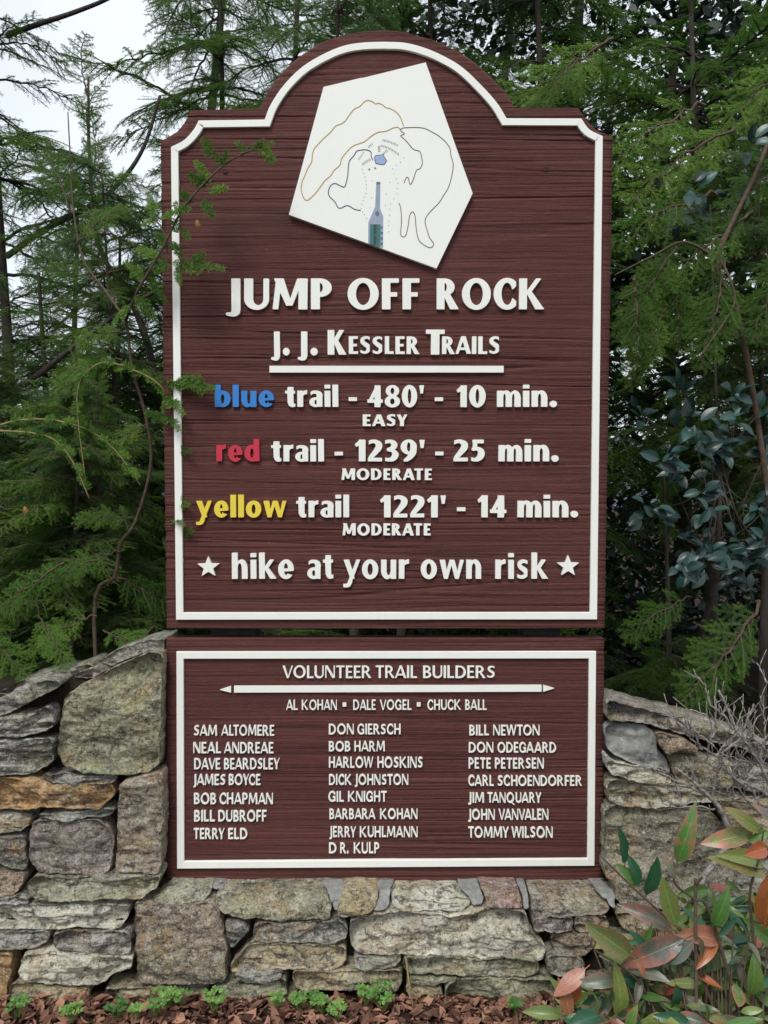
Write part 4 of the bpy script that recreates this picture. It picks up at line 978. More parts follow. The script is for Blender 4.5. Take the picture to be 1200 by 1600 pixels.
def bough_mesh(seed, mats, L=1.0, sp=.0062, ln=.014, wd=.0024, tip=.35, sub=.024, gap=.034, droop=.28, name='bough'):
    rnd = random.Random(seed); b_ = MB(); n = 16; ax = []
    wob = rnd.uniform(-.12, .12); up = Vector((0, 0, 1))
    for i in range(n+1):
        s = i/n; ax.append(Vector((L*s*(1-.05*s), wob*L*math.sin(s*3)+.01*rnd.uniform(-1, 1), -droop*L*s*s+.012*rnd.uniform(-1, 1))))
    b_.tube(ax, [L*(.011*(1-s/n)+.0012) for s in range(n+1)], 5, 0, uv=(.5, .0))
    def at(s):
        f_ = s*n; i = min(n-1, int(f_)); return ax[i].lerp(ax[i+1], f_-i), (ax[i+1]-ax[i]).normalized()
    needles_along(b_, ax, rnd, sp, ln, wd, up, tip, start=.55)
    s = .13; side = 1
    while s < .98:
        p, d = at(s); side = -side
        ll = (.40*math.sin(min(1, (s+.12)*1.25)*math.pi*.5)*(1-s)**.62*1.15+.035)*L*rnd.uniform(.55, 1.15)
        an = R(rnd.uniform(42, 66)); lat = Vector((-d.y, d.x, 0)).normalized()
        dd = (d*math.cos(an)+lat*side*math.sin(an)+Vector((0, 0, rnd.uniform(-.22, .16)))).normalized()
        m_ = max(4, int(ll/.03)); P = [p]; cur_ = dd.copy()
        for j in range(m_):
            cur_ = (cur_+d*.05+Vector((rnd.uniform(-.05, .05), rnd.uniform(-.05, .05), -.035+rnd.uniform(-.04, .04)))).normalized(); P.append(P[-1]+cur_*ll/m_)
        b_.tube(P, [L*(.0042*(1-j/m_)+.0007) for j in range(m_+1)], 3, 0, False, (.5, 0))
        needles_along(b_, P, rnd, sp, ln, wd, up, tip, start=.08)
        # twiglets
        k = sub*rnd.uniform(.6, 1.4); tot = ll; sg = 1
        while k < tot*.93:
            f_ = k/tot*m_; i = min(m_-1, int(f_)); q = P[i].lerp(P[i+1], f_-i); dq = (P[i+1]-P[i]).normalized(); sg = -sg
            l2 = min(.11*L, (tot-k)*.55+.012)*rnd.uniform(.5, 1.1)
            a2 = R(rnd.uniform(38, 62)); lt = dq.cross(up).normalized()
            e_ = (dq*math.cos(a2)+lt*sg*math.sin(a2)+Vector((0, 0, rnd.uniform(-.25, .12)))).normalized()
            T = [q, q+e_*l2*.5, q+e_*l2+Vector((0, 0, -.12*l2))]
            needles_along(b_, T, rnd, sp, ln*.92, wd, up, tip)
            k += sub*rnd.uniform(.75, 1.3)
        s += gap*rnd.uniform(.7, 1.3)
    return b_.mesh(name, mats)
NM = [M_bark, M_needle]; NN = [M_twig, M_needle_near]
BOUGH = [bough_mesh(i, NM, wd=.0040, ln=.016, sp=.0066, sub=.022, gap=.031) for i in range(5)]
THIN = [bough_mesh(20+i, NM, gap=.042, sub=.028, sp=.0078, wd=.0055, ln=.019, droop=.2) for i in range(3)]
FARB = [bough_mesh(30+i, NM, sp=.011, ln=.026, wd=.0085, sub=.034, gap=.042) for i in range(3)]
NEARB = [bough_mesh(40+i, NN, L=.6, sp=.0034, ln=.0125, wd=.0022, sub=.018, gap=.027, tip=.55, droop=.22) for i in range(3)]
SPRIG = {}
for i, sl in enumerate((.028, .028, .045, .045, .07, .07, .1, .1)):
    rnd = random.Random(60+i); b_ = MB(); P = [Vector((0, 0, 0))]; d = Vector((1, 0, 0)); m_ = 6
    for j in range(m_): d = (d+Vector((0, rnd.uniform(-.07, .07), -.04+rnd.uniform(-.05, .05)))).normalized(); P.append(P[-1]+d*sl/m_)
    b_.tube(P, [.0012-.0001*j for j in range(m_+1)], 4, 0, True, (.5, 0))
    needles_along(b_, P, rnd, .0019, .0150, .0024, Vector((0, 0, 1)), .35)
    needles_along(b_, P, rnd, .0040, .0100, .0022, Vector((0, .5, 1)).normalized(), .35)
    if sl > .04:
        for k in range(1, 5):
            for sg in (-1, 1):
                if rnd.random() < .62:
                    e_ = (P[k+1]-P[k]).normalized()*.75+Vector((0, sg*.65, rnd.uniform(-.2, .2))); l2 = sl*.42*(1-k*.14)*rnd.uniform(.7, 1.1); T = [P[k], P[k]+e_*l2*.5, P[k]+e_*l2]
                    b_.tube(T, [.0008, .0007, .0005], 3, 0, False, (.5, 0)); needles_along(b_, T, rnd, .0020, .0135, .0022, Vector((0, 0, 1)), .35)
    SPRIG.setdefault(sl, []).append((b_.mesh('sprig', NN), (P[-1]-P[0]).length))
def add_sprig(root, A, C_, nrm, rr):
    L_ = (C_-A).length; k = min(SPRIG, key=lambda q: abs(q-L_)); me, ml = rr.choice(SPRIG[k]); attach('sprig', me, root, frame(A, C_, nrm, ml))
def frame(a, c, nrm, L):
    x = (c-a); ln = x.length; x.normalize(); z = (nrm-x*nrm.dot(x)).normalized(); y = z.cross(x)
    s = ln/L; return Matrix(((x.x*s, y.x*s, z.x*s, a.x), (x.y*s, y.y*s, z.y*s, a.y), (x.z*s, y.z*s, z.z*s, a.z), (0, 0, 0, 1)))
def attach(name, me, parent, M_):
    o = bpy.data.objects.new(name, me); col.objects.link(o); o.parent = parent
    o.matrix_basis = Matrix.Translation(-Vector(parent.location)) @ M_; return o
def seg_hits_sign(a, c, m=.16):
    for t_ in (.3, .5, .7, .85, 1, 1.1):
        p = a.lerp(c, t_)
        if abs(p.x) < .72 and p.y < m and p.z < 2.6 and p.z > -.1: return True
        if p.y < .42 and p.z < .62+(.15 if p.x < 0 else 0): return True
        if p.y < -.05: return True
    return False
def tree(x, y, hgt, nb, lmin, lmax, meshes, label, r=.05, zmin=.3, zmax=None, lean=(0, 0), seed=0, mat_=None, group=None, pts=None, azr=None, pitch=(-25, 18)):
    rnd = random.Random(seed*13+5); z0 = gz(x, y)-.1; root = empty('hemlock_tree', (x, y, z0))
    tag(root, label, 'tree', group); b_ = MB()
    if pts is None: pts = [(x+lean[0]*t_+.05*hgt*.2*math.sin(t_*5+seed), y+lean[1]*t_, z0+hgt*t_) for t_ in [i/8 for i in range(9)]]
    P = catmull(pts, 4); n = len(P)
    b_.tube(P, [max(.004, r*(1-.85*i/n))*(1+.12*noise.noise(Vector((i*.7, seed, 0)))) for i in range(n)], 9)
    link('trunk', b_.mesh('trunk', mat_ or M_bark, True), root)
    zmax = zmax or z0+hgt; made = 0; tries = 0; mn = meshes
    while made < nb and tries < nb*6:
        tries += 1; zz = rnd.uniform(zmin, zmax)
        q = min(P, key=lambda p: abs(p.z-zz)); az = rnd.uniform(0, 2*math.pi) if azr is None else R(rnd.uniform(*azr))
        l_ = rnd.uniform(lmin, lmax)*(1-.5*(q.z-z0)/hgt)
        pt = R(rnd.uniform(*pitch)); d = Vector((math.cos(az)*math.cos(pt), math.sin(az)*math.cos(pt), math.sin(pt)))
        if seg_hits_sign(q, q+d*l_-Vector((0, 0, .2*l_))): continue
        nrm = Vector((rnd.uniform(-.45, .45), rnd.uniform(-.45, .45), 1))
        attach('bough', rnd.choice(mn), root, frame(q, q+d*l_, nrm, 1.0)); made += 1
    for k in range(4):       # the leader
        a = P[max(0, n-2-k*2)]; d = (P[-1]-P[-3]).normalized()+Vector((rnd.uniform(-.5, .5), rnd.uniform(-.5, .5), .1))*(.3+.3*k)
        if not seg_hits_sign(a, a+d.normalized()*lmin*.7): attach('bough', rnd.choice(mn), root, frame(a, a+d.normalized()*lmin*.7, Vector((rnd.uniform(-1, 1), -1, .2)), 1.0))
    return root
gb = 'hemlocks behind the sign'
# left, thin crowns with the sky behind
tree(-2.45, 2.9, 6.5, 85, .7, 1.5, THIN, 'slender hemlock with a straight bare trunk at the far left, pale sky behind it', .045, .9, 6, seed=1, group=gb)
tree(-1.42, 2.2, 3.2, 75, .6, 1.3, THIN, 'thin bent hemlock between the far left trunk and the sign', .032, 1.0, 3.2, seed=2, group=gb, pts=[U(250, 1000, 2.2), U(244, 800, 2.2), U(240, 640, 2.2), U(236, 560, 2.2), U(205, 470, 2.2), U(155, 385, 2.2), U(140, 250, 2.2), U(138, 120, 2.2)])
tree(-1.15, .72, 1.9, 120, .5, 1.0, NEARB, 'feathery low hemlock whose sprays hang over the wall left of the sign', .02, .5, 1.75, seed=41, group=gb)
tree(-1.75, .95, 2.5, 150, .55, 1.15, NEARB, 'feathery hemlock at the left edge, close behind the wall', .025, .4, 2.3, seed=42, group=gb)
tree(-1.3, 1.55, 2.9, 110, .6, 1.2, NEARB, 'fine needled hemlock reaching up beside the left edge of the sign', .022, 1.0, 2.9, seed=43, group=gb)
tree(1.5, .95, 2.9, 110, .55, 1.15, NEARB, 'bright feathery hemlock close behind the wall at the right', .022, 1.35, 2.8, seed=44, group=gb)
tree(-.2, 1.9, 4.4, 70, .8, 1.5, NEARB, 'fine needled hemlock close behind the top of the arch', .03, 2.3, 4.2, seed=45, group=gb)
tree(-1.9, 5.0, 7.5, 90, 1.1, 2.2, THIN, 'taller hemlock standing farther back at the left, seen against the sky', .09, .2, 7.5, (.5, 0), 3, group=gb)
tree(-4.4, 5.5, 8, 60, 1.0, 2.2, THIN, 'hemlock farthest left in the second row', .09, .2, 8, seed=4, group=gb)
# left, dense low growth
tree(-1.25, 1.0, 1.85, 95, .35, .8, BOUGH, 'low bushy hemlock crowding the wall left of the sign', .035, .35, 1.35, (.1, 0), 5, group=gb)
tree(-2.1, 1.3, 2.2, 85, .45, .95, BOUGH, 'bushy hemlock at the left edge behind the wall', .04, .3, 1.45, seed=6, group=gb)
tree(-.85, 1.9, 2.6, 70, .4, .95, BOUGH, 'small dark hemlock just behind the left edge of the sign', .035, .3, 1.7, seed=7, group=gb)
tree(-3.1, 2.6, 2.6, 70, .6, 1.2, FARB, 'broad low hemlock filling the gap at the far left', .04, .2, 1.7, seed=8, group=gb)
tree(-2.0, 3.7, 3.4, 110, .7, 1.5, FARB, 'low dark hemlock behind the left thicket', .05, .1, 2.3, seed=9, group=gb)
tree(-3.4, 6.5, 5.0, 110, 1.0, 2.2, FARB, 'hemlock low in the distance beyond the left thicket', .07, -.4, 3.2, seed=21, group=gb)
tree(-1.2, 6.0, 4.6, 110, 1.0, 2.2, FARB, 'distant hemlock seen just left of the sign', .07, -.4, 3.4, seed=22, group=gb)
tree(-1.15, 3.2, 5.6, 95, .6, 1.3, BOUGH, 'hemlock whose crown fills the sky gap above the left shoulder of the sign', .045, 1.5, 5.0, seed=23, group=gb)
tree(-1.7, 1.75, 2.5, 110, .4, .95, BOUGH, 'bushy hemlock between the wall and the thin left trunks', .04, .5, 2.2, seed=24, group=gb)
tree(-4.0, 1.7, 3.6, 90, .7, 1.5, FARB, 'hemlock by the wall beyond the left edge of the view', .05, .2, 3.4, seed=51, group=gb)
tree(-5.6, 3.4, 6.0, 100, .9, 2.0, FARB, 'tall hemlock well outside the left edge of the view', .08, .2, 5.6, seed=52, group=gb)
# behind the arch
tree(-.65, 2.7, 6.2, 80, .6, 1.3, BOUGH, 'hemlock rising behind the left shoulder of the sign', .034, 1.3, 5.8, (.1, 0), 10, group=gb)
tree(.15, 2.6, 6.0, 75, .6, 1.3, BOUGH, 'hemlock directly behind the arched top of the sign', .034, 1.3, 5.6, (.1, 0), 11, group=gb)
tree(.85, 2.3, 5.8, 100, .6, 1.3, BOUGH, 'dark hemlock behind the right shoulder of the sign', .035, .4, 5.2, (0, 0), 12, group=gb)
# right
tree(1.55, 1.55, 4.6, 95, .5, 1.2, BOUGH, 'leafy hemlock right of the sign with drooping bright green tips', .03, 1.35, 3.4, (-.1, 0), 13, group=gb)
tree(2.35, 1.9, 5.2, 100, .6, 1.4, BOUGH, 'hemlock at the right edge of the view', .035, 1.3, 4, (0, 0), 14, group=gb)
tree(1.35, 3.3, 6.5, 90, .9, 1.8, FARB, 'tall dark hemlock in the second row right of the sign', .08, .2, 6, seed=15, group=gb)
tree(3.3, 3.6, 7, 90, 1.0, 2.0, FARB, 'tall dark hemlock in the second row at the far right', .09, .2, 6.5, seed=16, group=gb)
tree(.1, 4.6, 7, 70, 1.0, 2.0, FARB, 'hemlock in the second row behind the middle of the sign', .09, .2, 6.5, seed=17, group=gb)
tree(1.15, 1.0, 1.5, 40, .3, .7, BOUGH, 'low hemlock growing over the wall at the right of the sign', .02, .35, .75, seed=18, group=gb)
# the bright drooping boughs right of the sign, on their own limb
def hero_tree(base, stems, label, boughs, sprigs=(), cones=(), mats=M_twig, scale_r=1.0):
    root = empty('hemlock_tree', base); tag(root, label, 'tree'); 
    for i, (pts, ra, rb) in enumerate(stems):
        P = catmull([p if isinstance(p, Vector) else U(*p) for p in pts], 5); n = len(P); b_ = MB()
        b_.tube(P, [ra+(rb-ra)*k/(n-1) for k in range(n)], 7); link('trunk' if i == 0 else 'branch', b_.mesh('branch', mats, True), root)
    rr = random.Random(len(stems)*7)
    for (a, c, Ya, Yc, roll) in boughs:
        A, C_ = U(*a, Ya), U(*c, Yc); nrm = Vector((rr.uniform(-.3, .3), -.75+roll, .6))
        attach('bough', rr.choice(NEARB), root, frame(A, C_, nrm, .6))
    for (a, c, Ya, Yc) in sprigs:
        A, C_ = U(*a, Ya), U(*c, Yc); nrm = Vector((rr.uniform(-.5, .5), -1, rr.uniform(-.2, .8)))
        add_sprig(root, A, C_, nrm, rr)
    for (px, py, Y) in cones:
        c = U(px, py, Y); b_ = MB(); n = 9
        for k in range(10):
            f_ = k/9; r_ = .0058*math.sin(math.pi*(.08+.86*f_))**.7
            for q in range(n):
                a_ = 2*math.pi*q/n+k*.35; rz = r_*(1+.22*((q+k) % 2)); b_.v.append((c.x+rz*math.cos(a_)+.003*(f_-.5), c.y+rz*math.sin(a_), c.z+.010-.024*f_))
        for k in range(9):
            for q in range(n): b_.face((k*n+q, k*n+(q+1) % n, (k+1)*n+(q+1) % n, (k+1)*n+q))
        b_.face(tuple(range(n))); b_.face(tuple(range(9*n, 10*n))); link('cone', b_.mesh('cone', M_cone), root)
    return root
hero_tree(Vector((1.35, .55, .0)), [([Vector((1.35, .55, 0)), Vector((1.42, .6, .8)), (1190, 700, .6), (1150, 480, .5), (1120, 410, .45), (1190, 250, .5), (1240, 100, .6)], .012, .006),
    ([(1125, 408, .45), (1070, 378, .42), (1020, 400, .4), (960, 430, .35)], .005, .002), ([(1125, 405, .45), (1142, 440, .42), (1145, 480, .4), (1092, 560, .35)], .004, .002)],
    'slim hemlock at the right whose bright green sprays hang beside the sign',
    [((1135, 405), (1090, 565), .45, .35, 0), ((1060, 380), (975, 520), .42, .40, .1), ((1120, 300), (955, 345), .5, .35, 0), ((1150, 200), (985, 285), .55, .4, .1), ((1180, 330), (1010, 420), .5, .4, .2),
     ((1040, 400), (1070, 545), .45, .42, 0), ((1100, 160), (930, 235), .6, .45, 0), ((1230, 380), (1165, 520), .5, .42, .1), ((990, 430), (1010, 570), .4, .35, 0), ((1230, 250), (1120, 330), .5, .45, 0), ((960, 60), (790, 130), .8, .6, .1), ((900, 90), (830, 155), .7, .6, .1),
     ((1260, 90), (1110, 190), .55, .5, .1), ((1040, 480), (985, 600), .45, .4, .1),
     ((1190, 940), (1080, 1090), .5, .3, 0), ((1080, 930), (975, 985), .6, .5, .2)])
# the sapling whose top reaches in front of the sign
main = [(197, 500, .02), (215, 455, -.05), (250, 395, -.09), (290, 320, -.11), (345, 262, -.115), (385, 238, -.115), (425, 224, -.115)]
arc1 = [(0, 664, .05), (35, 656, .04), (87, 657, .03), (140, 673, .02), (182, 706, .02), (220, 759, .01)]
arc2 = [(0, 673, .0), (52, 677, .0), (87, 689, .0), (115, 724, -.01), (140, 780, -.02)]
arc3 = [(257, 682, .04), (259, 622, .03), (245, 598, .02), (210, 579, .02), (168, 566, .02), (140, 577, .0), (122, 605, .0), (122, 657, -.01), (133, 745, -.02)]
def along(path, n, l, rr, side_only=None, thin=False):
    P = catmull([Vector(U(*p)) for p in path], 6); out = []
    for k in range(n):
        i = int((k+.7)/(n+.3)*(len(P)-2)); p = P[i]; d = (P[i+1]-P[i]).normalized(); s_ = Vector((-d.z, 0, d.x))*(1 if k % 2 else -1)
        an = rr.uniform(.5, .95) if not thin else rr.uniform(.15, .35); q = p+(d*math.cos(an)+s_*math.sin(an)+Vector((0, rr.uniform(-.3, .3), 0))).normalized()*l*rr.uniform(.7, 1.2); out.append((p, q))
    return out
rr = random.Random(8)
sap = hero_tree(Vector((-.83, .18, .1)), [
    ([Vector((-.83, .2, .1)), (147, 969, .18), (180, 900, .16), (188, 850, .14), (212, 815, .12), (236, 727, .10), (228, 650, .08), (208, 580, .05), (200, 520, .03), (197, 500, .02)], .0062, .0040),
    (main, .0042, .0016), ([(197, 500, .02), (165, 455, .05), (130, 405, .08), (115, 330, .1), (110, 250, .12), (106, 175, .12)], .004, .0015),
    ([(262, 395, -.07), (255, 362, -.05), (240, 340, -.03)], .0015, .001)],
    'hemlock sapling whose top branch crosses in front of the upper left corner of the sign',
    [((188, 860), (60, 900), .14, .1, 0), ((180, 900), (300, 960), .16, .30, 0), ((150, 960), (20, 1010), .16, .12, .1), ((110, 330), (60, 210), .1, .12, 0), ((150, 440), (60, 400), .06, .08, 0), ((212, 810), (110, 800), .12, .06, 0), ((120, 380), (190, 300), .08, .1, 0), ((108, 260), (170, 190), .12, .1, 0),
     ((235, 660), (150, 700), .09, .05, 0), ((200, 520), (110, 520), .03, .0, 0), ((190, 560), (60, 590), .04, .02, .1), ((100, 880), (-40, 950), .1, .06, 0), ((60, 960), (100, 1045), .1, .02, 0), ((-40, 960), (40, 1050), .1, .02, 0), ((240, 980), (170, 1035), .12, .03, 0), ((160, 985), (240, 1015), .12, .06, 0)],
    [((347, 259), (313, 212), -.115, -.12), ((347, 260), (352, 232), -.115, -.14), ((385, 238), (370, 222), -.115, -.12), ((405, 230), (427, 250), -.115, -.13), ((415, 226), (428, 222), -.115, -.12), ((392, 236), (410, 214), -.115, -.12), ((327, 290), (304, 250), -.11, -.11), ((323, 291), (296, 268), -.11, -.12), ((327, 299), (354, 293), -.11, -.13),
     ((303, 315), (280, 300), -.11, -.11), ((316, 312), (334, 340), -.11, -.12), ((300, 325), (252, 340), -.11, -.12), ((292, 330), (272, 318), -.11, -.13), ((277, 364), (273, 342), -.10, -.11), ((283, 358), (296, 372), -.10, -.11), ((268, 378), (280, 402), -.1, -.1), ((262, 386), (240, 360), -.09, -.08), ((270, 410), (350, 408), -.08, -.09), ((262, 408), (240, 425), -.08, -.08), ((278, 412), (282, 445), -.08, -.09), ((300, 409), (320, 395), -.085, -.09),
     ((245, 405), (215, 380), -.08, -.06), ((232, 425), (262, 470), -.07, -.06), ((225, 440), (190, 410), -.06, -.04), ((212, 462), (240, 500), -.05, -.04), ((205, 480), (170, 500), -.02, -.0), ((240, 340), (225, 300), -.03, -.0), ((244, 345), (218, 345), -.03, .0),
     ((254, 590), (300, 600), .02, -.05), ((258, 610), (290, 640), .02, -.05), ((262, 600), (330, 605), .0, -.06), ((259, 640), (285, 665), .03, -.05), ((258, 700), (292, 700), .05, -.05), ((262, 780), (288, 790), .06, -.04), ((270, 800), (290, 815), .04, -.04), ((255, 660), (225, 640), .03, .03), ((255, 850), (290, 825), .08, -.04)],
    [(309, 350, -.105), (40, 797, .02)])
for nm, path, cnt in (('branch', arc1, 16), ('branch', arc2, 12), ('branch', arc3, 22)):
    P = catmull([U(*p) for p in path], 6); b_ = MB(); n = len(P); b_.tube(P, [.0030-.0018*k/(n-1) for k in range(n)], 6)
    link('branch', b_.mesh('branch', M_twigpale, True), sap)
    for a, c in along(path, cnt, .038, rr, thin=True): add_sprig(sap, a, c, Vector((rr.uniform(-.5, .5), -1, .4)), rr)
# bare diagonal limbs behind on the left
for pts, ra, rb, lb in (([(-80, 690, 1.0), (-10, 630, 1.1), (60, 585, 1.2), (130, 530, 1.25), (200, 480, 1.3), (270, 440, 1.3)], .015, .008, 'thick dark fallen limb leaning in the left thicket behind the wall'),
                        ([(12, 400, 2.85), (60, 365, 2.6), (110, 338, 2.4), (160, 310, 2.3), (200, 270, 2.2), (228, 222, 2.2), (250, 150, 2.2)], .020, .008, 'bare diagonal branch crossing the sky left of the sign'),
                        ([(12, 55, 2.85), (60, 38, 2.7), (120, 18, 2.6), (180, -8, 2.6), (260, -60, 2.6)], .018, .009, 'bare branch slanting across the top left corner')):
    P = catmull([U(*p) for p in pts], 5); b_ = MB(); n = len(P); b_.tube(P, [ra+(rb-ra)*k/(n-1) for k in range(n)], 7)
    tag(link('limb', b_.mesh('limb', M_bark, True)), lb, 'branch')

# ------------------------------------------------------------------ broad leaved evergreens at the right
def leaf_mesh(seed, n=8, wr=.34, fold=.22, curl=.25, droop=.1, twist=.0, wave=.0):
    rnd = random.Random(seed); b_ = MB(); rows = []
    for i in range(n+1):
        s = i/n; w_ = wr*.5*(math.sin(math.pi*min(1, s*.93+.05))**.8)*(1-.18*s) if 0 < i < n else .006
        z = -curl*s*s+.12*s; row_ = []
        for k, t_ in enumerate((-1, -.5, 0, .5, 1)):
            row_.append(((s, t_*w_*math.cos(twist*s)+0, z+fold*abs(t_)*w_+wave*math.sin(s*17+k*2+seed)*abs(t_)*.5+t_*w_*math.sin(twist*s)), (t_, s)))
        rows.append(row_)
    for i in range(n):
        for k in range(4):
            q = [rows[i][k], rows[i+1][k], rows[i+1][k+1], rows[i][k+1]]
            n0 = len(b_.v); b_.v += [v_[0] for v_ in q]; b_.face((n0, n0+1, n0+2, n0+3), 0, tuple(v_[1] for v_ in q))
    b_.tube([(-.16, 0, -.03), (0, 0, 0)], [.008, .009], 4, 0, False, (0.01, .0))
    me = b_.mesh('leaf', M_leaf)
    import bmesh
    bm = bmesh.new(); bm.from_mesh(me); bmesh.ops.remove_doubles(bm, verts=bm.verts, dist=.0005); bmesh.ops.recalc_face_normals(bm, faces=bm.faces); bm.to_mesh(me); bm.free()
    me.polygons.foreach_set('use_smooth', [True]*len(me.polygons)); return me
LEAF = [leaf_mesh(i, wr=.27+.05*(i % 3), fold=(.3, .15, .5)[i % 3], curl=(.1, .3, .45, .2)[i % 4], twist=(0, .5, -.6)[i % 3], wave=(.0, .035, .02)[(i+1) % 3]) for i in range(7)]
OVAL = [leaf_mesh(20+i, n=6, wr=.56+.05*i, fold=.2+.1*i, curl=.15+.1*i, wave=.02*i) for i in range(3)]
def put_leaf(root, A, C_, nrm, rgb, red=0., meshes=LEAF, rr=random, wide=1.0):
    M_ = frame(A, C_, nrm, 1.0) @ Matrix.Diagonal((1, wide, 1, 1)); o = attach('leaf', rr.choice(meshes), root, M_); o.color = (*rgb, red); return o
DG = (.038, .13, .070); GR = (.10, .22, .050); LG = (.21, .29, .075); GP = (.16, .165, .12); YG = (.22, .25, .07); RD = (.30, .075, .045); SAL = (.42, .17, .10); ORG = (.42, .12, .04); OLV = (.18, .235, .075)
# holly like shrub in the dark gap right of the sign
hol = tag(empty('broadleaf_shrub', (1.2, .95, 0)), 'dark evergreen shrub with glossy blue green oval leaves right of the sign', 'shrub')
rr = random.Random(77); clusters = [(1060, 640), (1085, 665), (1110, 690), (1140, 680), (1150, 650), (1090, 700), (1125, 705), (1035, 720), (1058, 730), (1050, 750), (1115, 735), (1100, 770), (1015, 800), (1030, 805), (1105, 795), (1085, 845), (1100, 860), (1080, 885), (1070, 890), (1130, 860), (1140, 870), (1105, 885), (1165, 890), (1175, 870), (1190, 840), (1160, 835), (1140, 900), (1200, 700), (1210, 880), (1230, 760), (1180, 790), (1245, 840), (1060, 610), (1150, 620), (1000, 650), (1190, 640), (1085, 300), (1130, 310), (1060, 340), (1160, 290), (1090, 345), (1170, 230)]
for (px, py) in clusters:
    Yc = rr.uniform(.42, .72); c = U(px, py, Yc)
    for k in range(6):
        az = rr.uniform(0, 6.28); d = Vector((math.cos(az), rr.uniform(-.9, .1), math.sin(az)*.8-.1)).normalized(); l_ = rr.uniform(.045, .072)
        a = c+Vector((rr.uniform(-.02, .02), rr.uniform(-.02, .02), rr.uniform(-.02, .02))); dark = rr.uniform(.45, 1.5)
        put_leaf(hol, a+d*.012, a+d*(l_+.012), Vector((rr.uniform(-.5, .5), -.8, rr.uniform(.1, 1.2))), tuple(v_*dark for v_ in (.022, .070, .060)), 0, OVAL, rr)
b_ = MB(); base = Vector((1.2, .95, 0)); hub = U(1120, 900, .6)
b_.tube([base, Vector((1.25, .97, .6)), hub, U(1125, 780, .57), U(1120, 650, .6), U(1110, 320, .8)], [.014, .012, .010, .007, .005, .003], 7)
for (px, py) in clusters[:36:1]:
    a = hub.lerp(U(1122, 700, .57), rr.random()); c = U(px, py, .57); b_.tube([a, a.lerp(c, .5)+Vector((0, 0, -.02)), c], [.0035, .0025, .0012], 4)
link('branches', b_.mesh('branches', M_bark, True), hol)
# darker broadleaf trees making the deep shade behind
def broad_tree(x, y, hgt, rx, ry, n, z0c, label, seed, size=.075, rgb=(.03, .06, .025)):
    rnd = random.Random(seed); gz0 = gz(x, y)-.1; root = tag(empty('broadleaf_tree', (x, y, gz0)), label, 'tree', 'dark broadleaf trees behind')
    b_ = MB(); P = [(x+.1*math.sin(i), y, gz0+hgt*i/8) for i in range(9)]; b_.tube(P, [.07*(1-.8*i/8) for i in range(9)], 8)
    cl = []
    for k in range(46):
        th = rnd.uniform(0, 6.28); rad = rnd.random()**.5; zz = rnd.uniform(z0c, hgt)
        c = Vector((x+rx*rad*math.cos(th), y+ry*rad*math.sin(th), zz)); cl.append(c)
        a = Vector((x, y, zz-.4*rad)); b_.tube([a, a.lerp(c, .5)+Vector((0, 0, .1)), c], [.018, .011, .004], 5)
    link('trunk', b_.mesh('trunk', M_bark, True), root)
    b_ = MB()
    for k in range(n):
        c = rnd.choice(cl); p = c+Vector((rnd.gauss(0, .26), rnd.gauss(0, .26), rnd.gauss(0, .24)))
        if p.y < .6: continue
        d = Vector((rnd.uniform(-1, 1), rnd.uniform(-1, 1), rnd.uniform(-.9, .4))).normalized(); nn = Vector((rnd.uniform(-1, 1), rnd.uniform(-1, 1), rnd.uniform(0, 1.4))).normalized()
        s_ = d.cross(nn).normalized(); l_ = size*rnd.uniform(.7, 1.25); w_ = l_*.26; u = (rnd.random(), .0)
        q = len(b_.v); b_.v += [p, p+d*l_*.35+s_*w_, p+d*l_*.75+s_*w_*.8, p+d*l_, p+d*l_*.75-s_*w_*.8, p+d*l_*.35-s_*w_]
        b_.face((q, q+1, q+2, q+3, q+4, q+5), 0, u)
    o = link('foliage', b_.mesh('foliage', M_bleaf), root); o['kind'] = 'stuff'; return root
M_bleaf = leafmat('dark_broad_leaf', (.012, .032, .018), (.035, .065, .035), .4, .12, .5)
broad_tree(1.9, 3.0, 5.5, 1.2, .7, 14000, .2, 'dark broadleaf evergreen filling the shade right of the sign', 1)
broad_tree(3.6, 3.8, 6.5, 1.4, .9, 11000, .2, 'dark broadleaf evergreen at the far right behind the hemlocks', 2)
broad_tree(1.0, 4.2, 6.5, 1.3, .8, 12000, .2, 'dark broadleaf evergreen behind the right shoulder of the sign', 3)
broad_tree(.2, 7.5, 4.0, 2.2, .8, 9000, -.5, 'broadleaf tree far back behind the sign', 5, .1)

# ------------------------------------------------------------------ leaf litter, weeds, twigs on the ground
rr = random.Random(9); b_ = MB()
for k in range(21000):
    x = rr.uniform(-1.7, 1.7); y = -.165-.92*rr.random()**1.3; z = .008+.010*noise.noise(Vector((x*6, y*6, 0)))+.010*rr.random()
    a = rr.uniform(0, 6.28); l_ = (rr.uniform(.004, .017) if rr.random() < .82 else rr.uniform(.017, .03)); w_ = l_*rr.uniform(.22, .65); tl_ = rr.uniform(-.6, .6); rl = rr.uniform(-.7, .7); bend = rr.uniform(-.4, .4)*l_
    dx = Vector((math.cos(a)*math.cos(tl_), math.sin(a)*math.cos(tl_), math.sin(tl_))); dy = dx.cross(Vector((0, 0, 1))).normalized()*math.cos(rl)+Vector((0, 0, math.sin(rl)))
    nz = dx.cross(dy).normalized(); p = Vector((x, y, z)); u = (rr.random()**1.4, 0.0)
    q = len(b_.v); b_.v += [p-dx*l_, p-dx*l_*.3+dy*w_+nz*bend, p+dx*l_*.5+dy*w_*.7+nz*bend, p+dx*l_*1.1, p+dx*l_*.4-dy*w_*.8+nz*bend, p-dx*l_*.4-dy*w_+nz*bend*.6]
    b_.face((q, q+1, q+2, q+3), 0, u); b_.face((q, q+3, q+4, q+5), 0, u)
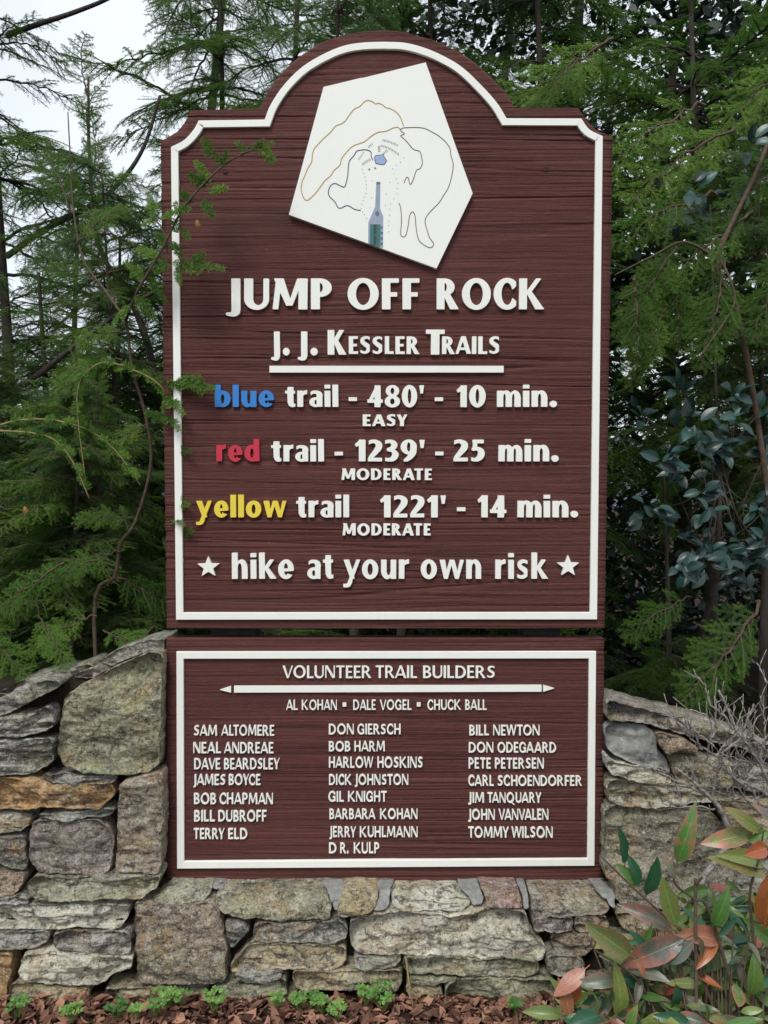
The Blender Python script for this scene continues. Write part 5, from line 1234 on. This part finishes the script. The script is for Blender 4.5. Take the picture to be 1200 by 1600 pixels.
tag(link('leaf_litter', b_.mesh('leaf_litter', M_litter)), 'reddish brown dead leaves and bark mulch on the ground before the wall', 'leaf litter', kind='stuff')
weeds = [(30, 1578, 1.3), (112, 1586, 1.1), (183, 1581, 1.2), (212, 1583, .7), (243, 1578, 1.1), (262, 1563, 1.5), (283, 1562, 1), (333, 1570, 1.4), (432, 1566, .9), (466, 1568, 1), (485, 1566, 1.1), (503, 1572, 1.2), (528, 1586, 1.0), (572, 1551, 1.3), (594, 1552, 1.5), (602, 1568, .8), (806, 1575, .8), (842, 1597, .6)]
for i, (px, py, sc) in enumerate(weeds):
    c = G(px, py, .035); c.y = min(c.y, -.2); rw = random.Random(100+i); b_ = MB()
    for k in range(int(11*sc)+3):
        a = rw.uniform(0, 6.28); r_ = .019*sc*rw.random()**.5; t_ = c+Vector((r_*math.cos(a)*1.1, r_*math.sin(a), .018*sc*rw.uniform(.3, 1)+.006))
        b_.tube([c+Vector((0, 0, -.02)), t_], [.0006, .0005], 3, 0, False, (.5, .3)); rot = rw.uniform(0, 6.28)
        for j in range(3):      # three heart shaped leaflets
            an = rot+j*2.094; d = Vector((math.cos(an), math.sin(an)-.15, -.12+.5*rw.random()*.4)).normalized(); s_ = d.cross(Vector((0, -.5, 1))).normalized(); l_ = .0085*rw.uniform(.8, 1.2); u = (rw.random(), 0)
            q = len(b_.v); b_.v += [t_, t_+d*l_*.7+s_*l_*.62, t_+d*l_*1.12+s_*l_*.42, t_+d*l_*.95, t_+d*l_*1.12-s_*l_*.42, t_+d*l_*.7-s_*l_*.62]
            b_.face((q, q+1, q+2, q+3), 0, u); b_.face((q, q+3, q+4, q+5), 0, u)
    near = ['below the tall brown stone pile at the far left corner', 'beside the gap left of the second weed clump', 'in the mulch under the long low stone at left', 'small one behind its taller neighbour at left', 'beside the large bushy clump at left', 'bushy clump under the big square brown stone', 'right half of the bushy clump under the square stone', 'upright clump under the small wedge stone',
            'small clump left of the middle group', 'first of the middle three', 'second of the middle three', 'third and tallest of the middle three', 'low in the mulch at the bottom edge', 'left of the pale leaning stick', 'largest one just left of the pale leaning stick', 'tiny one hanging below the largest clump', 'lone one in the mulch right of the pale leaning stick', 'tiny sprout at the very bottom edge'][i]
    tag(link('clover_weed', b_.mesh('clover_weed', M_clover)), 'bright green clover like weed, '+near, 'weed', 'green weeds along the foot of the wall')
P = [U(634, 1494, -.17), U(639, 1535, -.185), G(646, 1577, .015)]; b_ = MB(); b_.tube(P, [.0022, .003, .0028], 6)
tag(link('dry_stick', b_.mesh('dry_stick', M_twigpale, True)), 'pale dry stick leaning against the foot of the wall', 'stick')

# ------------------------------------------------------------------ bare twiggy shrub
rr = random.Random(31); bt = tag(empty('bare_shrub', (.95, -.28, 0)), 'leafless grey twiggy shrub in front of the wall at the right', 'shrub')
Yb = lambda y: -.24-.05*math.sin(y*.013)
BR = [([(1140, 1640), (1120, 1480), (1090, 1395), (980*.25+900, 1150*.25+1020)], .008, .007), ([(980, 1150), (900, 980), (830, 900), (760, 830), (690, 770), (620, 720)], .0068, .003), ([(1400, 960), (1240, 900), (1100, 830), (1000, 790), (900, 700)], .006, .0035),
      ([(900, 700), (920, 620), (1020, 540), (1060, 440), (1110, 320)], .0035, .002), ([(980, 480), (930, 400), (840, 320), (800, 200), (740, 130)], .0032, .0013), ([(1020, 530), (960, 380), (890, 235)], .003, .0025), ([(900, 650), (780, 590), (720, 540), (640, 450), (610, 395)], .003, .0012), ([(710, 520), (712, 450)], .0018, .001),
      ([(1060, 540), (1090, 470), (1200, 330)], .0025, .001), ([(1000, 490), (1040, 330)], .0022, .001), ([(1300, 330), (1200, 200), (1130, 65)], .003, .0014), ([(830, 900), (700, 830), (530, 750), (490, 725)], .003, .0016), ([(870, 980), (750, 960), (620, 965), (530, 940)], .0025, .001), ([(1130, 700), (1000, 660), (880, 620)], .002, .001),
      ([(900, 700), (820, 680), (850, 480), (810, 390), (680, 350)], .003, .0012), ([(660, 960), (650, 900), (600, 760)], .0016, .0008), ([(640, 900), (560, 840)], .0013, .0008), ([(1040, 840), (880, 835), (815, 790)], .002, .0014), ([(1100, 900), (960, 890), (810, 845)], .0018, .001), ([(1240, 900), (1150, 700), (1060, 560), (1010, 500)], .004, .002), ([(1300, 1000), (1100, 950), (1000, 800), (980, 700)], .004, .0018),
      ([(900, 700), (1010, 690), (1080, 600), (1180, 590)], .0025, .0012), ([(760, 850), (730, 740), (740, 700)], .0016, .0008), ([(1190, 700), (1100, 620), (1070, 560)], .002, .001), ([(870, 470), (880, 360), (870, 250)], .0016, .001), ([(1240, 800), (1160, 760), (1200, 600)], .0025, .001)]
for q_ in range(16):
    x0, y0 = rr.uniform(780, 1250), rr.uniform(560, 1000); an = rr.uniform(-2.4, -.7); l_ = rr.uniform(180, 420); P_ = [(x0, y0)]
    for j in range(4): an += rr.uniform(-.35, .35); P_.append((P_[-1][0]+l_/4*math.cos(an), P_[-1][1]+l_/4*math.sin(an)))
    BR.append((P_, .0026, .0010))
for i, (pts, ra, rb) in enumerate(BR):
    pp = pts if i == 0 else [(900+a/4, 1020+c/4) for a, c in pts]
    k0 = rr.uniform(-.04, .04) if i > 2 else 0
    P = catmull([U(a, c, Yb(c)+k0*(j/(len(pp)-1))) for j, (a, c) in enumerate(pp)], 6); n = len(P)
    P = [p+Vector((rr.uniform(-1, 1), rr.uniform(-1, 1), rr.uniform(-1, 1)))*.0022 for p in P]; b_ = MB()
    b_.tube(P, [(ra+(rb-ra)*k/(n-1))*(1+.18*math.sin(k*2.3+i)) for k in range(n)], 7)
    for k in range(2, n-1, 3):
        d = (P[k+1]-P[k]).normalized(); s_ = Vector((rr.uniform(-1, 1), rr.uniform(-.6, .6), rr.uniform(-.3, 1))); e_ = (d+s_).normalized(); l_ = rr.uniform(.01, .05)
        b_.tube([P[k], P[k]+e_*l_*.5+Vector((0, 0, .002)), P[k]+e_*l_+Vector((rr.uniform(-.004, .004), 0, .006))], [.0014, .0011, .0009], 4)
    link('branch', b_.mesh('branch', M_grey, True), bt)

M_inner = leafmat('inner_leaf', (.05, .13, .04), (.22, .30, .09), .35, .25, .5)
# ------------------------------------------------------------------ leafy shrub in the lower right foreground
leu = tag(empty('leafy_shrub', (.62, -.62, 0)), 'low shrub with long green, purplish and orange red leaves in the lower right corner', 'shrub')
Z4 = lambda x, y: (860+x/3.53, 1200+y/3.53)
rr = random.Random(17)
HL = [((410, 525), (372, 330), DG, 0, 1.15), ((470, 640), (380, 530), GR, 0, 1.2), ((485, 650), (440, 480), DG, 0, .9), ((530, 700), (598, 505), DG, 0, 1.3), ((700, 518), (800, 255), GR, .75, .85), ((684, 610), (640, 490), GP, .5, 1.2), ((690, 870), (612, 592), OLV, .2, 1.25),
      ((672, 890), (415, 740), GP, .6, .95), ((735, 942), (392, 1100), GP, .75, 1.1), ((440, 1030), (220, 875), OLV, .35, 1.2), ((620, 1170), (512, 985), DG, 0, 1), ((872, 890), (702, 762), DG, 0, 1), ((900, 865), (985, 715), GR, 0, 1), ((1162, 352), (955, 212), YG, .4, .9), ((1120, 350), (853, 425), YG, .85, 1.2),
      ((1190, 592), (902, 475), YG, .25, 1.1), ((1230, 290), (1095, 198), GP, .6, 1), ((1180, 872), (1230, 580), ORG, .3, 1.6), ((390, 1165), (165, 1180), (.10, .13, .09), .3, 1.3), ((385, 1400), (385, 1100), LG, .2, 1.2), ((300, 1270), (160, 1330), DG, 0, 1.2), ((690, 1195), (710, 1385), DG, 0, 1.2), ((862, 1212), (765, 1315), RD, .2, 1.3),
      ((1030, 1195), (1035, 1320), GR, .9, 2.2), ((915, 945), (815, 1095), ORG, .2, 1), ((865, 1190), (740, 1095), GR, .2, 1.1), ((560, 1235), (400, 1150), DG, 0, 1.1), ((930, 925), (1030, 820), DG, 0, 1), ((955, 768), (1085, 822), GR, .1, 1), ((1000, 690), (905, 640), RD, .5, 1), ((960, 620), (1060, 690), GR, .2, 1),
      ((190, 1110), (20, 1260), SAL, .2, 1.4), ((110, 1370), (60, 1170), SAL, .2, 1.6), ((170, 1180), (60, 1350), ORG, .4, 1.5), ((1170, 540), (1000, 450), LG, .2, .9), ((1200, 350), (1100, 400), GR, .1, 1.3), ((1190, 440), (1095, 470), ORG, .3, 1.5), ((1090, 960), (1170, 1080), (.12, .15, .11), .2, 1.1), ((800, 940), (705, 840), OLV, .1, 1), ((840, 1040), (820, 930), (.12, .14, .09), .3, 1.3),
      ((660, 1080), (790, 950), (.10, .14, .10), .1, 1.4), ((540, 1000), (450, 905), DG, 0, 1.1), ((490, 960), (395, 960), DG, 0, 1.2), ((530, 960), (560, 850), GR, 0, .9), ((1100, 1250), (1160, 1080), GR, .1, 1.2), ((920, 950), (760, 900), SAL, .5, 1.2), ((1260, 1000), (1150, 880), GR, .1, 1.1), ((470, 1070), (540, 1170), SAL, .5, 1.2)]
for k, (a, c, rgb, red, wd) in enumerate(HL):
    Y0 = -.50+rr.uniform(-.05, .05); Y1 = Y0-rr.uniform(-.02, .05)
    A, C_ = U(*Z4(*a), Y0), U(*Z4(*c), Y1); nrm = Vector((rr.uniform(-.35, .35), -.9, rr.uniform(.3, 1.1)))
    put_leaf(leu, A, C_, nrm, tuple(v_*rr.uniform(.9, 1.1) for v_ in rgb), red, LEAF, rr, wd)
STM = [([(1010, 1640), (985, 1560), (760, 960), (700, 880), (500, 700), (280, 488)], .0045, .002), ([(1100, 1660), (890, 830), (790, 720), (690, 640), (680, 520)], .005, .002), ([(1100, 1660), (1120, 1000), (1100, 700), (1150, 500), (1175, 350)], .0045, .002), ([(700, 1650), (560, 1300), (440, 1130), (240, 1000), (230, 940)], .004, .0018), ([(820, 1640), (860, 1250), (800, 960), (720, 890)], .004, .002), ([(800, 740), (810, 640), (840, 600)], .004, .003), ([(700, 870), (600, 560), (620, 600), (700, 700), (790, 750)], .0025, .002)]
for pts, ra, rb in STM[:6]:
    P = []
    for j, (a, c) in enumerate(pts):
        px, py = Z4(a, c); P.append(U(px, py, -.50))
    P = [Vector((leu.location.x+(P[0].x-leu.location.x)*.5, -.6, 0.0))]+P; P = catmull(P, 5); b_ = MB(); n = len(P); b_.tube(P, [ra+(rb-ra)*k/(n-1) for k in range(n)], 7)
    link('stem', b_.mesh('stem', M_twig, True), leu)
cols = [(DG, 4), (GR, 7), (OLV, 6), (GP, 2), ((.15, .20, .11), 3.5), (LG, 4), (YG, 2), (RD, .4), (SAL, .6), (ORG, .5)]
pool = [c for c, w_ in cols for _ in range(int(w_*10))]
made = 0
while made < 245:
    px = rr.uniform(870, 1290); py = rr.uniform(1385, 1680)
    lim = 1585 if px < 905 else (1515 if px < 960 else (1455 if px < 1060 else 1385))
    if py < lim: continue
    dep = max(0, (py-1400)/290); Y0 = -.30-.42*dep*rr.uniform(.55, 1.15); c = U(px, py, Y0)
    if c.z < .02: continue
    az = rr.uniform(0, 6.28); d = Vector((math.cos(az), -.35+rr.uniform(-.5, .4), math.sin(az)*.55-.15+.5*rr.random())).normalized(); l_ = rr.uniform(.045, .09)
    rgb = rr.choice(pool); k_ = rr.uniform(.75, 1.2)
    put_leaf(leu, c, c+d*l_, Vector((rr.uniform(-.6, .6), -.7, rr.uniform(.2, 1.3))), tuple(v_*k_ for v_ in rgb), rr.choice((0, 0, .1, .3, .7)), LEAF, rr, rr.uniform(.8, 1.35)); made += 1
b_ = MB()
for k in range(60):
    px = rr.uniform(900, 1230); py = rr.uniform(1430, 1600); c = U(px, py, -.42); a = Vector((leu.location.x+(c.x-leu.location.x)*.35, leu.location.y+rr.uniform(-.1, .1), 0)); b_.tube([a, a.lerp(c, .6)+Vector((0, 0, .03)), c], [.0028, .0022, .0013], 5)
link('twigs', b_.mesh('twigs', M_twig, True), leu)['kind'] = 'stuff'
# smaller leaves deep inside the shrub, past the three hundred large ones
b_ = MB()
for k in range(1300):
    px = rr.uniform(885, 1300); py = rr.uniform(1390, 1700)
    lim = 1545 if px < 960 else (1475 if px < 1060 else 1400)
    if py < lim: continue
    c = U(px, py, -.24-.40*rr.random()*max(.15, (py-1400)/290))
    if c.z < .01: continue
    az = rr.uniform(0, 6.28); d = Vector((math.cos(az), rr.uniform(-.8, .3), math.sin(az)*.6)).normalized(); l_ = rr.uniform(.035, .075)
    nn = Vector((rr.uniform(-.6, .6), -.6, rr.uniform(.2, 1.3))); s_ = d.cross(nn).normalized(); up = s_.cross(d).normalized(); w_ = l_*rr.uniform(.13, .2); q = len(b_.v); u = (rr.random(), .5*(rr.random() < .25))
    b_.v += [c, c+d*l_*.3+s_*w_*.85+up*w_*.2, c+d*l_*.65+s_*w_*.8+up*w_*.15, c+d*l_-up*l_*.1, c+d*l_*.65-s_*w_*.8+up*w_*.15, c+d*l_*.3-s_*w_*.85+up*w_*.2, c+d*l_*.5]
    for a, e in ((0, 1), (1, 2), (2, 3), (3, 4), (4, 5), (5, 0)): b_.face((q+6, q+a, q+e), 0, u)
link('inner_leaves', b_.mesh('inner_leaves', M_inner, True), leu)['kind'] = 'stuff'
